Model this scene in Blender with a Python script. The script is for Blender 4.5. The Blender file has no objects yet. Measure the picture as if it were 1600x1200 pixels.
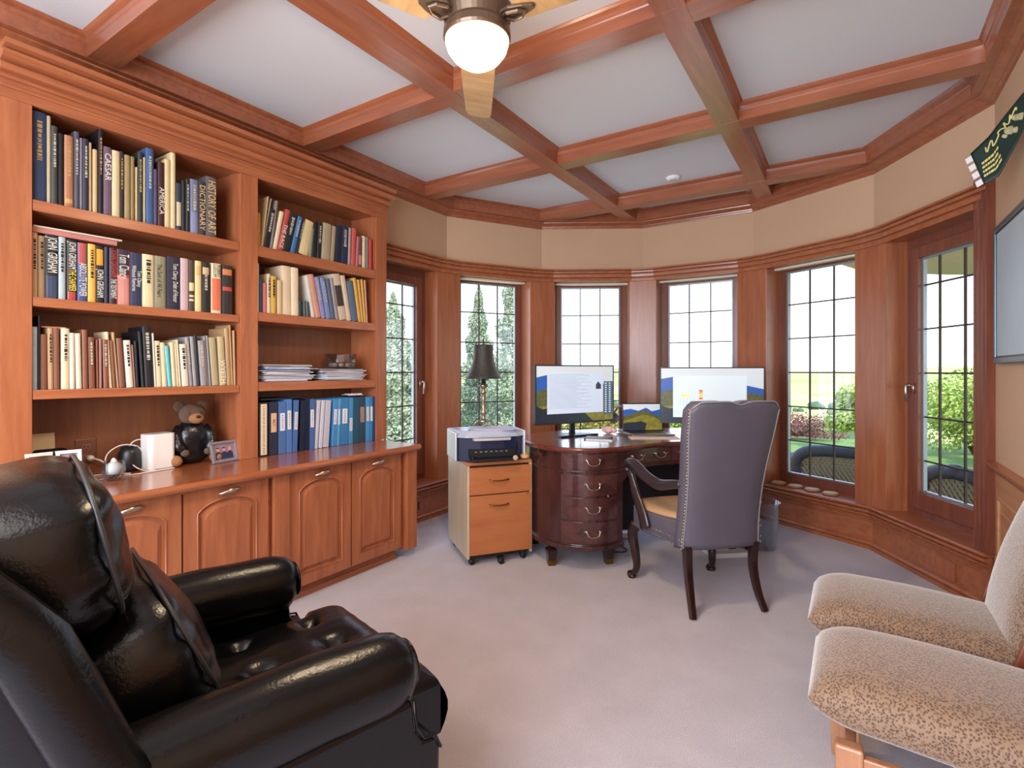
import bpy, bmesh, math, random
from mathutils import Matrix, Vector, noise
PI=math.pi; R=math.radians
sc=bpy.context.scene; col=sc.collection
# ---------------------------------------------------------------- camera
cam=bpy.data.objects.new('camera',bpy.data.cameras.new('camera')); col.objects.link(cam); sc.camera=cam
cam.location=(0,0,1.25); cam.rotation_euler=(PI/2,0,R(32.80))
cam.data.sensor_width=36; cam.data.lens=823.3*36/1600; cam.data.shift_y=-20.7/1600
cam.data.clip_start=.05; cam.data.clip_end=3000
# ---------------------------------------------------------------- view, world, lamps
vs=sc.view_settings; vs.view_transform='Standard'; vs.look='None'; vs.gamma=1; vs.exposure=0.0; vs.use_curve_mapping=False
w=bpy.data.worlds.new('sky'); sc.world=w; w.use_nodes=True; nt=w.node_tree; nt.nodes.clear()
tc=nt.nodes.new('ShaderNodeTexCoord'); sp=nt.nodes.new('ShaderNodeSeparateXYZ'); nt.links.new(tc.outputs['Generated'],sp.inputs[0])
rp=nt.nodes.new('ShaderNodeValToRGB'); nt.links.new(sp.outputs['Z'],rp.inputs[0])
rp.color_ramp.elements[0].position=0.0; rp.color_ramp.elements[0].color=(.80,.90,1,1)
rp.color_ramp.elements[1].position=.7; rp.color_ramp.elements[1].color=(.38,.58,1,1)
bg=nt.nodes.new('ShaderNodeBackground'); bg.inputs[1].default_value=3.6; nt.links.new(rp.outputs[0],bg.inputs[0])
wo=nt.nodes.new('ShaderNodeOutputWorld'); nt.links.new(bg.outputs[0],wo.inputs[0])
def lamp(name,kind,loc,energy,color,rot=(0,0,0),**k):
    d=bpy.data.lights.new(name,kind); d.energy=energy; d.color=color
    for a,b in k.items(): setattr(d,a,b)
    o=bpy.data.objects.new(name,d); o.location=loc; o.rotation_euler=rot; col.objects.link(o); return o
lamp('sun','SUN',(20,-10,30),5.5,(1,.93,.8),(R(42),0,R(58)),angle=R(.6))
# added overhead fill light behind the camera, brightening the room
lamp('ceiling_light_rear','AREA',(-1.2,-.75,2.66),50,(1,.90,.82),(0,0,0),shape='RECTANGLE',size=2.6,size_y=.9)
# added bluish fill light near the unseen rear wall, aimed into the room
lamp('window_light_rear','AREA',(-.9,-1.42,1.45),175,(.80,.88,1),(R(-90),0,PI),shape='RECTANGLE',size=2.4,size_y=1.9)
# ---------------------------------------------------------------- materials
def lin(c):
    if isinstance(c,str): c=tuple(int(c[i:i+2],16) for i in (0,2,4))
    return tuple(((x/255)/12.92 if x<=10 else (((x/255)+.055)/1.055)**2.4) for x in c)+(1,)
MC={}
def mat(name,c,rough=.6,metal=0,spec=.5,bump=0,bscale=80,vary=0,vscale=6,coat=0,em=0,trans=0,stretch=(1,1,1),sheen=0,alpha=1,c2=None):
    if name in MC: return MC[name]
    m=bpy.data.materials.new(name); m.use_nodes=True; n=m.node_tree; b=n.nodes['Principled BSDF']
    C=lin(c)
    b.inputs['Base Color'].default_value=C; b.inputs['Roughness'].default_value=rough; b.inputs['Metallic'].default_value=metal
    b.inputs['Specular IOR Level'].default_value=spec; b.inputs['Coat Weight'].default_value=coat; b.inputs['Coat Roughness'].default_value=.12
    if sheen: b.inputs['Sheen Weight'].default_value=sheen
    if trans: b.inputs['Transmission Weight'].default_value=trans
    if em: b.inputs['Emission Color'].default_value=C; b.inputs['Emission Strength'].default_value=em
    if vary or bump:
        t=n.nodes.new('ShaderNodeTexCoord'); mp=n.nodes.new('ShaderNodeMapping'); mp.inputs['Scale'].default_value=stretch
        n.links.new(t.outputs['Object'],mp.inputs[0])
        if vary:
            nz=n.nodes.new('ShaderNodeTexNoise'); nz.inputs['Scale'].default_value=vscale; nz.inputs['Detail'].default_value=6
            n.links.new(mp.outputs[0],nz.inputs['Vector'])
            r=n.nodes.new('ShaderNodeValToRGB'); r.color_ramp.elements[0].position=.3; r.color_ramp.elements[1].position=.7
            D=lin(c2) if c2 else tuple(x*(1-vary) for x in C[:3])+(1,)
            r.color_ramp.elements[0].color=D; r.color_ramp.elements[1].color=C
            n.links.new(nz.outputs[0],r.inputs[0]); n.links.new(r.outputs[0],b.inputs['Base Color'])
        if bump:
            nb=n.nodes.new('ShaderNodeTexNoise'); nb.inputs['Scale'].default_value=bscale; nb.inputs['Detail'].default_value=4
            n.links.new(mp.outputs[0],nb.inputs['Vector'])
            bp=n.nodes.new('ShaderNodeBump'); bp.inputs['Strength'].default_value=bump; bp.inputs['Distance'].default_value=.01
            n.links.new(nb.outputs[0],bp.inputs['Height']); n.links.new(bp.outputs[0],b.inputs['Normal'])
    MC[name]=m; return m
def wood(name,dark,light,stretch,rough=.32,scale=3.2,coat=.25):
    m=bpy.data.materials.new(name); m.use_nodes=True; n=m.node_tree; b=n.nodes['Principled BSDF']
    t=n.nodes.new('ShaderNodeTexCoord'); mp=n.nodes.new('ShaderNodeMapping'); mp.inputs['Scale'].default_value=stretch
    n.links.new(t.outputs['Object'],mp.inputs[0])
    nz=n.nodes.new('ShaderNodeTexNoise'); nz.inputs['Scale'].default_value=scale; nz.inputs['Detail'].default_value=8; nz.inputs['Distortion'].default_value=.6
    n.links.new(mp.outputs[0],nz.inputs['Vector'])
    r=n.nodes.new('ShaderNodeValToRGB'); r.color_ramp.elements[0].position=.25; r.color_ramp.elements[1].position=.75
    r.color_ramp.elements[0].color=lin(dark); r.color_ramp.elements[1].color=lin(light)
    n.links.new(nz.outputs[0],r.inputs[0])
    n2=n.nodes.new('ShaderNodeTexNoise'); n2.inputs['Scale'].default_value=scale*9; n2.inputs['Detail'].default_value=3
    n.links.new(mp.outputs[0],n2.inputs['Vector'])
    mx=n.nodes.new('ShaderNodeMixRGB'); mx.blend_type='MULTIPLY'; mx.inputs[0].default_value=.22
    n.links.new(r.outputs[0],mx.inputs[1]); n.links.new(n2.outputs[0],mx.inputs[2]); n.links.new(mx.outputs[0],b.inputs['Base Color'])
    bp=n.nodes.new('ShaderNodeBump'); bp.inputs['Strength'].default_value=.06; bp.inputs['Distance'].default_value=.005
    n.links.new(n2.outputs[0],bp.inputs['Height']); n.links.new(bp.outputs[0],b.inputs['Normal'])
    b.inputs['Roughness'].default_value=rough; b.inputs['Coat Weight'].default_value=coat; b.inputs['Coat Roughness'].default_value=.25
    MC[name]=m; return m
WD,WL='985434','b87048'
wz=wood('cherry_upright',WD,WL,(9,9,.8)); wfr=wood('window_frame_wood','6c3a2c','8a4e38',(9,9,.8)); wx=wood('cherry_across',WD,WL,(.8,9,9)); wy=wood('cherry_along',WD,WL,(9,.8,9))
WDD,WDL='8c4c32','ac6440'; fwd=None
bz=wood('ceiling_cherry',WDD,WDL,(.9,9,9),.3,3.2,.7); by=wood('ceiling_cherry_along',WDD,WDL,(9,.9,9),.3,3.2,.7)
mah=wood('mahogany','2e1616','4c2826',(6,6,1),.2,4,.6)
darkleg=mat('dark_walnut','2a1512',.25,coat=.4,vary=.4,stretch=(8,8,1))
maple=wood('orange_maple','ac6238','c07a48',(.6,4,4),.3,1.4)
maplez=wood('pale_maple','bca88c','d0bca0',(8,8,.8),.4,3)
plaster=mat('tan_plaster','c6a283',.85,bump=.08,bscale=60,vary=.05,vscale=2)
ceilm=mat('ceiling_paint','d2d3d5',.9,bump=.05,bscale=90)
carpet=mat('carpet_pile','c6bcc2',.98,bump=.9,bscale=260,vary=.12,vscale=5,sheen=.3)
glass=bpy.data.materials.new('window_glass'); glass.use_nodes=True; n=glass.node_tree; n.nodes.clear()
o_=n.nodes.new('ShaderNodeOutputMaterial'); mx=n.nodes.new('ShaderNodeMixShader'); tr=n.nodes.new('ShaderNodeBsdfTransparent'); gl=n.nodes.new('ShaderNodeBsdfGlossy')
gl.inputs['Roughness'].default_value=.02; mx.inputs[0].default_value=.05; n.links.new(tr.outputs[0],mx.inputs[1]); n.links.new(gl.outputs[0],mx.inputs[2]); n.links.new(mx.outputs[0],o_.inputs[0])
clear=bpy.data.materials.new('clear_glass'); clear.use_nodes=True; n=clear.node_tree; n.nodes.clear()
o_=n.nodes.new('ShaderNodeOutputMaterial'); mx=n.nodes.new('ShaderNodeMixShader'); tr=n.nodes.new('ShaderNodeBsdfTransparent'); gl=n.nodes.new('ShaderNodeBsdfGlossy'); fr=n.nodes.new('ShaderNodeLayerWeight')
tr.inputs[0].default_value=(.86,.9,.92,1); gl.inputs['Roughness'].default_value=.03; fr.inputs[0].default_value=.22; n.links.new(fr.outputs['Facing'],mx.inputs[0]); n.links.new(tr.outputs[0],mx.inputs[1]); n.links.new(gl.outputs[0],mx.inputs[2]); n.links.new(mx.outputs[0],o_.inputs[0])
lead=mat('bronze_glazing_bar','4a4238',.5,metal=.6)
alu=mat('grey_spacer','9aa0a6',.4,metal=.6)
leather=mat('black_leather','070708',.25,spec=.32,bump=.10,bscale=140)
gleather=mat('slate_leather','5b5660',.45,bump=.1,bscale=160,vary=.12)
tanleather=mat('tan_seat_leather','b08b66',.45,bump=.1,bscale=160)
nail=mat('nickel_nail','a9a49c',.25,metal=1)
pewter=mat('pewter','c9bfb2',.28,metal=1)
brass=mat('antique_brass','8d6b3a',.35,metal=1)
black=mat('black_plastic','14151a',.35)
navyp=mat('navy_plastic','1d2440',.35)
white=mat('white_plastic','e6e2dc',.4)
paper=mat('paper','dcd9dc',.8)
cream=mat('page_edge','d8c4a0',.85)
# ---------------------------------------------------------------- mesh helpers
class MB:
    def __init__(s): s.v=[]; s.f=[]; s.mi=[]; s.cur=0; s.T=None
    def add(s,vs,fs):
        b=len(s.v)
        if s.T is not None: vs=[tuple(s.T@Vector(p)) for p in vs]
        s.v+=[tuple(p) for p in vs]; s.f+=[tuple(i+b for i in f) for f in fs]; s.mi+=[s.cur]*len(fs); return s
    def box(s,x0,x1,y0,y1,z0,z1):
        v=[(x,y,z) for z in (z0,z1) for x,y in ((x0,y0),(x1,y0),(x1,y1),(x0,y1))]
        return s.add(v,[(3,2,1,0),(4,5,6,7),(0,1,5,4),(1,2,6,5),(2,3,7,6),(3,0,4,7)])
    def hexa(s,p):   # eight corners: bottom 4, top 4
        return s.add(p,[(3,2,1,0),(4,5,6,7),(0,1,5,4),(1,2,6,5),(2,3,7,6),(3,0,4,7)])
    def prism(s,poly,z0,z1,ax='z'):
        n=len(poly)
        if ax=='z': v=[(x,y,z0) for x,y in poly]+[(x,y,z1) for x,y in poly]
        elif ax=='y': v=[(x,z0,y) for x,y in poly]+[(x,z1,y) for x,y in poly]
        else: v=[(z0,x,y) for x,y in poly]+[(z1,x,y) for x,y in poly]
        return s.add(v,[tuple(range(n-1,-1,-1)),tuple(range(n,2*n))]+[(i,(i+1)%n,n+(i+1)%n,n+i) for i in range(n)])
    def lathe(s,prof,seg=24,c=(0,0,0),sx=1,sy=1,a0=0):
        v=[];n=len(prof)
        for i in range(seg):
            a=a0+2*PI*i/seg
            for r,z in prof: v.append((c[0]+r*math.cos(a)*sx,c[1]+r*math.sin(a)*sy,c[2]+z))
        f=[(i*n+j,((i+1)%seg)*n+j,((i+1)%seg)*n+j+1,i*n+j+1) for i in range(seg) for j in range(n-1)]
        if prof[0][0]>1e-5: f.append(tuple(i*n for i in range(seg-1,-1,-1)))
        if prof[-1][0]>1e-5: f.append(tuple(i*n+n-1 for i in range(seg)))
        return s.add(v,f)
    def tube(s,pts,r,seg=8,ry=None,up=None,closed=False):
        P=[Vector(p) for p in pts]; n=len(P); rs=r if isinstance(r,(list,tuple)) else [r]*n
        ry=rs if ry is None else (ry if isinstance(ry,(list,tuple)) else [ry]*n)
        v=[];last=None
        for i,p in enumerate(P):
            if closed: t=(P[(i+1)%n]-P[i-1])
            else: t=P[min(i+1,n-1)]-P[max(i-1,0)]
            t.normalize()
            u=Vector(up) if up else (last if last else (Vector((0,0,1)) if abs(t.z)<.9 else Vector((1,0,0))))
            a=u-t*u.dot(t)
            if a.length<1e-4: a=Vector((1,0,0))-t*t.x
            a.normalize(); last=a; b=t.cross(a)
            for k in range(seg):
                g=2*PI*k/seg+PI/seg; v.append(tuple(p+a*(math.cos(g)*rs[i])+b*(math.sin(g)*ry[i])))
        m=n if closed else n-1
        f=[(i*seg+k,i*seg+(k+1)%seg,((i+1)%n)*seg+(k+1)%seg,((i+1)%n)*seg+k) for i in range(m) for k in range(seg)]
        if not closed: f+=[tuple(range(seg-1,-1,-1)),tuple((n-1)*seg+k for k in range(seg))]
        return s.add(v,f)
    def sweep(s,path,prof,closed=False):   # path: plan points; profile: (inward distance to the right of travel, z)
        n=len(path); v=[]; P=[Vector(p) for p in path]
        for i in range(n):
            if closed: a=P[i]-P[i-1]; b=P[(i+1)%n]-P[i]
            else: a=P[i]-P[i-1] if i else P[1]-P[0]; b=P[i+1]-P[i] if i<n-1 else a
            a=a.normalized(); b=b.normalized(); na=Vector((a.y,-a.x)); nb=Vector((b.y,-b.x)); m=(na+nb); m=m/ (m.dot(na))
            for d,z in prof: v.append((P[i].x+m.x*d,P[i].y+m.y*d,z))
        k=len(prof); q=n if closed else n-1
        f=[(i*k+j,i*k+(j+1)%k,((i+1)%n)*k+(j+1)%k,((i+1)%n)*k+j) for i in range(q) for j in range(k)]
        if not closed: f+=[tuple(range(k-1,-1,-1)),tuple((n-1)*k+j for j in range(k))]
        return s.add(v,f)
    def grid(s,fn,nu,nv,wrapu=False,wrapv=False):
        v=[fn(i/(nu if wrapu else nu-1),j/(nv if wrapv else nv-1)) for i in range(nu) for j in range(nv)]
        f=[(i*nv+j,((i+1)%nu)*nv+j,((i+1)%nu)*nv+(j+1)%nv,i*nv+(j+1)%nv) for i in range(nu if wrapu else nu-1) for j in range(nv if wrapv else nv-1)]
        return s.add(v,f)
    def mesh(s,name,mats):
        m=bpy.data.meshes.new(name); m.from_pydata(s.v,[],s.f); m.validate()
        for x in (mats if isinstance(mats,(list,tuple)) else [mats]): m.materials.append(x)
        if any(s.mi): 
            for p,i in zip(m.polygons,s.mi): p.material_index=i
        bm=bmesh.new(); bm.from_mesh(m); bmesh.ops.recalc_face_normals(bm,faces=bm.faces); bm.to_mesh(m); bm.free()
        return m
def link(name,me,parent=None,loc=(0,0,0),rot=(0,0,0)):
    o=bpy.data.objects.new(name,me); o.location=loc; o.rotation_euler=rot; o.parent=parent; col.objects.link(o); return o
def part(name,mb,m,parent=None,bevel=0,smooth=False,sub=0,label=None,loc=(0,0,0),rot=(0,0,0),seg=2):
    me=mb.mesh(name,m); o=link(name,me,parent,loc,rot)
    if smooth: 
        for p in me.polygons: p.use_smooth=True
    if bevel:
        b=o.modifiers.new('bevel','BEVEL'); b.width=bevel; b.segments=seg; b.limit_method='ANGLE'; b.angle_limit=R(40)
    if sub: 
        b=o.modifiers.new('sub','SUBSURF'); b.levels=sub; b.render_levels=sub
    if label: o['label']=label
    return o
def thing(name,label,cat,loc=(0,0,0),rz=0,group=None):
    o=bpy.data.objects.new(name,None); col.objects.link(o); o.location=loc; o.rotation_euler=(0,0,rz); o.empty_display_size=.05
    o['label']=label; o['category']=cat
    if group: o['group']=group
    return o
def tag(o,label,cat,group=None):
    o['label']=label; o['category']=cat
    if group: o['group']=group
    return o
def struct(name,mb,m,**k):
    o=part(name,mb,m,**k); 
    if o.parent is None: o['kind']='structure'
    return o
def copytree(o,parent=None):
    c=o.copy(); col.objects.link(c); c.parent=parent
    for ch in list(o.children): copytree(ch,c)
    return c
def bez(p,n=8):   # catmull-rom through points
    P=[Vector(x) for x in p]; P=[P[0]*2-P[1]]+P+[P[-1]*2-P[-2]]; out=[]
    for i in range(1,len(P)-2):
        for k in range(n):
            t=k/n; a,b,c,d=P[i-1:i+3]
            out.append(tuple(.5*((2*b)+(-a+c)*t+(2*a-5*b+4*c-d)*t*t+(-a+3*b-3*c+d)*t**3)))
    out.append(tuple(P[-2])); return out
TEXTS=[]
def text(s,size,m,parent,M,name='lettering',ext=.0004,squash=1):
    cu=bpy.data.curves.new(name,'FONT'); cu.body=s; cu.size=size; cu.extrude=ext; cu.resolution_u=2; cu.align_x='CENTER'; cu.align_y='CENTER'
    o=bpy.data.objects.new(name,cu); col.objects.link(o); TEXTS.append((o,m,parent,M,name,squash)); return o
def flush_texts():
    bpy.context.view_layer.update(); dg=bpy.context.evaluated_depsgraph_get(); done=[]
    for o,m,parent,M,name,sq in TEXTS:
        me=bpy.data.meshes.new_from_object(o.evaluated_get(dg)); me.materials.clear(); me.materials.append(m); done.append((o,me,parent,M,name,sq))
    for o,me,parent,M,name,sq in done:
        bpy.data.objects.remove(o); q=link(name,me,parent); q.matrix_local=M@Matrix.Diagonal((1,sq,1,1))
def superell(mb,c,r,e1=.5,e2=.5,nu=24,nv=16,fn=None,T=None):
    def sg(x,e): return math.copysign(abs(x)**e,x)
    def f(a,b):
        th=-PI+2*PI*a; ph=-PI/2+PI*b
        p=Vector((r[0]*sg(math.cos(ph),e1)*sg(math.cos(th),e2),r[1]*sg(math.cos(ph),e1)*sg(math.sin(th),e2),r[2]*sg(math.sin(ph),e1)))
        if fn: p=fn(p)
        if T is not None: p=T@p
        return (p.x+c[0],p.y+c[1],p.z+c[2])
    mb.grid(f,nu,nv,wrapu=True); return mb
# ================================================================= ROOM SHELL
SD=.978; UC=-1.205; VT=4.965; HC=2.78; BB=2.68
V=[(UC-1.866*SD,VT-2.366*SD),(UC-1.866*SD,VT-1.366*SD),(UC-1.366*SD,VT-.5*SD),(UC-.5*SD,VT),(UC+.5*SD,VT),(UC+1.366*SD,VT-.5*SD),(UC+1.866*SD,VT-1.366*SD)]
UL=V[0][0]; UR=V[6][0]; YB=-1.6
def fr(i,k=0,d=0):      # plan point on facet i at fraction k, d outward
    p=Vector(V[i]); q=Vector(V[i+1]); t=(q-p).normalized(); n=Vector((-t.y,t.x)); r=p+(q-p)*k+n*d; return (r.x,r.y)
def fmat(i):
    p=Vector(V[i]); q=Vector(V[i+1]); t=(q-p).normalized()
    return Matrix(((t.x,-t.y,0,p.x),(t.y,t.x,0,p.y),(0,0,1,0),(0,0,0,1)))
# floor
mb=MB(); mb.prism([(UL-.3,YB-.2),(UR+.3,YB-.2),(UR+.3,V[6][1]+.15),(V[5][0]+.2,V[5][1]+.2),(V[4][0]+.1,VT+.25),(V[3][0]-.1,VT+.25),(V[2][0]-.2,V[2][1]+.2),(UL-.3,V[1][1]+.15)],-.12,0)
struct('floor',mb,carpet)
# ceiling panels above the coffers
mb=MB(); mb.prism([(UL-.35,YB-.2),(UR+.35,YB-.2),(UR+.35,V[6][1]+.3),(V[5][0]+.35,V[5][1]+.4),(V[4][0]+.15,VT+.4),(V[3][0]-.15,VT+.4),(V[2][0]-.35,V[2][1]+.4),(UL-.35,V[1][1]+.3)],HC,HC+.2)
struct('ceiling',mb,ceilm)
# walls
wallpath=[(UL,YB)]+V[1:]+[(UR,YB)]
mb=MB(); mb.box(UL-.32,UL-.09,YB,.66,0,HC); mb.box(UL-.32,UL-.09,.66,2.73,0,HC); mb.box(UL-.1,UL,YB,.62,0,HC)
mb.box(UL-.1,UL,.62,2.80,2.47,HC)
struct('wall_left',mb,plaster)
mb=MB(); mb.box(UR,UR+.25,YB,V[6][1],0,HC); struct('wall_right',mb,plaster)
# unseen rear wall; its tall opening is added to let sky light in
mb=MB(); mb.box(UL-.3,-2.2,YB-.2,YB,0,HC); mb.box(.4,UR+.25,YB-.2,YB,0,HC); mb.box(-2.2,.4,YB-.2,YB,2.45,HC); mb.box(-2.2,.4,YB-.2,YB,0,.4)
struct('wall_rear',mb,plaster)
fpath=[(UL,2.73)]+V[1:]
mb=MB(); mb.sweep(fpath,[(0,2.17),(0,HC),(-.25,HC),(-.25,2.17)]); struct('wall_bay',mb,plaster)
mb=MB(); mb.sweep(fpath,[(.012,.03),(.012,.285),(-.25,.285),(-.25,-.1),(.0,-.1),(0,.03)]); struct('wall_bay_lower',mb,wx)
# lintel band just under the plaster frieze
mb=MB(); mb.sweep([(UL,2.73)]+V[1:],[(.008,2.12),(.008,2.18),(-.25,2.18),(-.25,2.12)]); struct('trim_1',mb,wx)
# cornice above the windows follows the chamfered piers
cp=[(UL,2.73)]
for i in range(6):
    if i: cp.append(fr(i,.115,-.004))
    if i<5: cp.append(fr(i,.885,-.004))
cp.append(V[6])
mb=MB(); mb.sweep(cp,[(0,2.112),(.022,2.112),(.022,2.138),(.012,2.141),(.012,2.147),(.034,2.151),(.036,2.176),(.024,2.179),(.024,2.185),(.046,2.189),(.048,2.203),(.036,2.206),(.036,2.211),(.06,2.213),(.06,2.226),(0,2.226)]); struct('trim_2',mb,wx,bevel=.002)
# sill board and its mouldings
sp_=[(UL,2.69)]+V[1:]
mb=MB(); mb.sweep(sp_,[(-.24,.285),(-.24,.305),(.055,.305),(.06,.298),(.055,.288),(.045,.285)]); struct('trim_3',mb,wx,bevel=.003)
mb=MB(); mb.sweep(sp_,[(0,.285),(.03,.285),(.03,.279),(.050,.276),(.052,.262),(.030,.258),(.030,.251),(.044,.247),(.038,.232),(.024,.222),(.022,.214),(.034,.211),(.030,.199),(.016,.194),(.016,.184),(0,.184)]); struct('trim_4',mb,wx)
mb=MB(); mb.sweep(sp_,[(0,0),(.036,0),(.036,.024),(.022,.027),(.022,.032),(.032,.035),(.026,.048),(.016,.054),(0,.056)]); struct('baseboard_bay',mb,wx)
# piers between the windows (chamfered across each corner)
for j in range(1,6):
    a0=fr(j-1,.868,0); a1=fr(j-1,.868,.25); b0=fr(j,.132,0); b1=fr(j,.132,.25)
    mb=MB(); mid=Vector(V[j]); nn=(Vector(fr(j-1,1,.25))+Vector(fr(j,0,.25)))/2
    mb.prism([b0,b1,tuple(nn+(nn-mid)*.02),a1,a0],.30,2.13)
    o=struct('trim_%d'%(4+j),mb,wz,bevel=.003)
    # grooves beside the pier face
# side reveals at both ends of the bay
mb=MB(); p=[fr(0,.02,0),fr(0,.02,.25),fr(0,.118,.25),fr(0,.118,0)]; mb.prism(p[::-1],.30,2.13); struct('trim_10',mb,wz,bevel=.003)
mb=MB(); p=[fr(5,.882,0),fr(5,.882,.25),fr(5,1.0,.25),fr(5,1.0,0)]; mb.prism(p[::-1],.30,2.13); struct('trim_11',mb,wz,bevel=.003)
# moulded casing at the right end of the bay
mb=MB(); mb.T=fmat(5)
mb.prism([(.872,.01),(.872,-.022),(.884,-.026),(.890,-.014),(.897,-.014),(.902,-.03),(.918,-.034),(.924,-.022),(.934,-.022),(.940,-.038),(.956,-.042),(.962,-.03),(.968,-.03),(.974,-.044),(.985,-.046),(1.0,.01)],.306,2.262)
struct('trim_12',mb,wfr)
# ------------------------------------------------ windows
BARZ=[1.805,1.52,1.235,.95,.665]
def window(i,kind,nm):
    T=fmat(i); root=bpy.data.objects.new(nm,None); col.objects.link(root); root.matrix_world=T; root['kind']='structure'
    L=SD; c=L/2
    if kind=='fixed': hw,g0,g1,y0,y1=.294,.385,2.083,.165,.205
    else: hw,g0,g1,y0,y1=.235,.46,1.985,.13,.19
    # outer frame
    ow=.368
    mb=MB(); 
    mb.box(c-ow,c-hw-(.0 if kind=='fixed' else .06),y0+.01,y1+.02,.3,2.13); mb.box(c+hw+(.0 if kind=='fixed' else .06),c+ow,y0+.01,y1+.02,.3,2.13)
    mb.box(c-ow+.002,c+ow-.002,y0+.012,y1+.018,(2.083 if kind=='fixed' else 2.05),2.129); mb.box(c-ow+.002,c+ow-.002,y0+.012,y1+.018,.301,(.385 if kind=='fixed' else .36))
    part('window_frame',mb,wfr,root,bevel=.004)
    if kind!='fixed':
        mb=MB(); a=.07
        mb.box(c-hw-a,c-hw,y0-.012,y1-.01,g0-.11,g1+.075); mb.box(c+hw,c+hw+a,y0-.012,y1-.01,g0-.11,g1+.075)
        mb.box(c-hw,c+hw,y0-.011,y1-.011,g1,g1+.075); mb.box(c-hw,c+hw,y0-.011,y1-.011,g0-.11,g0)
        sash=part('sash',mb,wfr,root,bevel=.005)
        s=-1 if i==5 else 1   # lever handle on the stile nearest the desk
        hx=c+s*(hw+a*.5)
        mb=MB(); mb.box(hx-.013,hx+.013,y0-.022,y0-.012,1.10,1.17); mb.tube([(hx,y0-.02,1.155),(hx,y0-.055,1.155),(hx+s*.004,y0-.062,1.15),(hx-s*.012,y0-.066,1.05)],[.008,.009,.009,.007],8)
        part('handle',mb,pewter,sash,smooth=True)
    # grey spacer round the glass
    mb=MB(); t=.012; yy=(y0+y1)/2
    mb.box(c-hw,c-hw+t,yy-.012,yy+.012,g0,g1); mb.box(c+hw-t,c+hw,yy-.012,yy+.012,g0,g1); mb.box(c-hw+t,c+hw-t,yy-.012,yy+.012,g0,g0+t); mb.box(c-hw+t,c+hw-t,yy-.012,yy+.012,g1-t,g1)
    part('spacer',mb,alu,root)
    xs=[c-hw,c-.098,c+.098,c+hw]; zs=[g1]+[z for z in BARZ if g0+.02<z<g1]+[g0]
    for x in xs[1:3]:
        mb=MB(); mb.box(x-.0052,x+.0052,yy-.006,yy+.006,g0,g1); part('glazing_bar',mb,lead,root)
    for z in zs[1:-1]:
        mb=MB(); mb.box(c-hw,c+hw,yy-.0055,yy+.0055,z-.0052,z+.0052); part('glazing_bar',mb,lead,root)
    for a in range(3):
        for b in range(len(zs)-1):
            mb=MB(); mb.box(xs[a]+.004,xs[a+1]-.004,yy-.002,yy+.002,zs[b+1]+.004,zs[b]-.004); part('pane',mb,glass,root)
    return root
for i in range(6): window(i,'sash' if i in (0,5) else 'fixed','window_%d'%(i+1))
# pale roller blind cassettes tucked under the four fixed window heads
for i in range(1,5):
    mb=MB(); mb.T=fmat(i); mb.box(SD/2-.36,SD/2+.36,.10,.16,2.10,2.118); o=part('blind_cassette',mb,mat('cassette_cream','e8dcc0',.5),bevel=.003)
    w_=['second','third','fourth','fifth'][i-1]
    tag(o,'slim cream blind cassette under the head of the %s window from the left'%w_,'blind','blind cassettes in the window heads')
# ------------------------------------------------ ceiling coffers
def beam_prof(): return [(-.061,BB),(.061,BB),(.061,HC-.045),(.064,HC-.04),(.066,HC-.022),(.08,HC-.012),(.088,HC-.003),(.088,HC),(-.088,HC),(-.088,HC-.003),(-.08,HC-.012),(-.066,HC-.022),(-.064,HC-.04),(-.061,HC-.045)]
rows=[-1.245,-.11,1.03,2.160,3.296,4.42]; cols=[-1.772,-.605]
for k,v in enumerate(rows):
    x0,x1=(UL+.1,UR-.09) if v<4 else (-2.56,.17)
    mb=MB(); mb.prism([(a+v,z) for a,z in beam_prof()],x0,x1,'x'); struct('trim_%d'%(13+k),mb,bz)
segs=[YB]+rows+[4.9]
for k,u in enumerate(cols):
    root=bpy.data.objects.new('trim_%d'%(19+k),None); col.objects.link(root); root['kind']='structure'
    for a,b in zip(segs[:-1],segs[1:]):
        mb=MB(); mb.prism([(x+u,z) for x,z in beam_prof()],a+.0635,(b-.0635) if b<4.8 else b,'y'); part('beam_length',mb,by,root)
        mb=MB()
        if b<4.8: mb.box(u-.060,u+.060,b-.0632,b+.0632,BB-.0015,BB+.02); part('joint_block',mb,by,root)
# perimeter beam, its cove above and its crown below
mb=MB(); mb.sweep(wallpath,[(0,BB-.002),(.10,BB-.002),(.10,HC-.045),(.104,HC-.04),(.106,HC-.022),(.12,HC-.012),(.128,HC-.003),(.128,HC),(0,HC)]); struct('trim_21',mb,bz)
mb=MB(); mb.sweep(wallpath,[(0,2.625),(.012,2.625),(.014,2.634),(.022,2.638),(.024,2.648),(.045,2.664),(.06,2.670),(.062,2.679),(0,2.679)]); struct('trim_22',mb,bz)
# ------------------------------------------------ right wall: chair rail, wainscot, baseboard
mb=MB(); mb.sweep([(UR,3.57),(UR,YB)],[(0,.735),(.012,.735),(.014,.75),(.03,.757),(.04,.772),(.042,.785),(.0,.79)]); struct('trim_23',mb,wy)
mb=MB(); mb.sweep([(UR,3.57),(UR,YB)],[(0,0),(.03,0),(.028,.1),(.014,.12),(0,.125)]); struct('baseboard_right',mb,wy)
wsm=wood('wainscot_wood','b07a50','c99468',(9,.8,9),.35)
for k in range(6):
    y1=3.5-k*.78; y0=y1-.68
    mb=MB(); x=UR
    mb.box(x-.016,x,y0,y1,.17,.19); mb.box(x-.016,x,y0,y1,.61,.63); mb.box(x-.016,x,y0,y0+.02,.19,.61); mb.box(x-.016,x,y1-.02,y1,.19,.61)
    mb.box(x-.01,x,y0+.05,y1-.05,.24,.56)
    struct('trim_%d'%(24+k),mb,wsm,bevel=.004)
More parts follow.
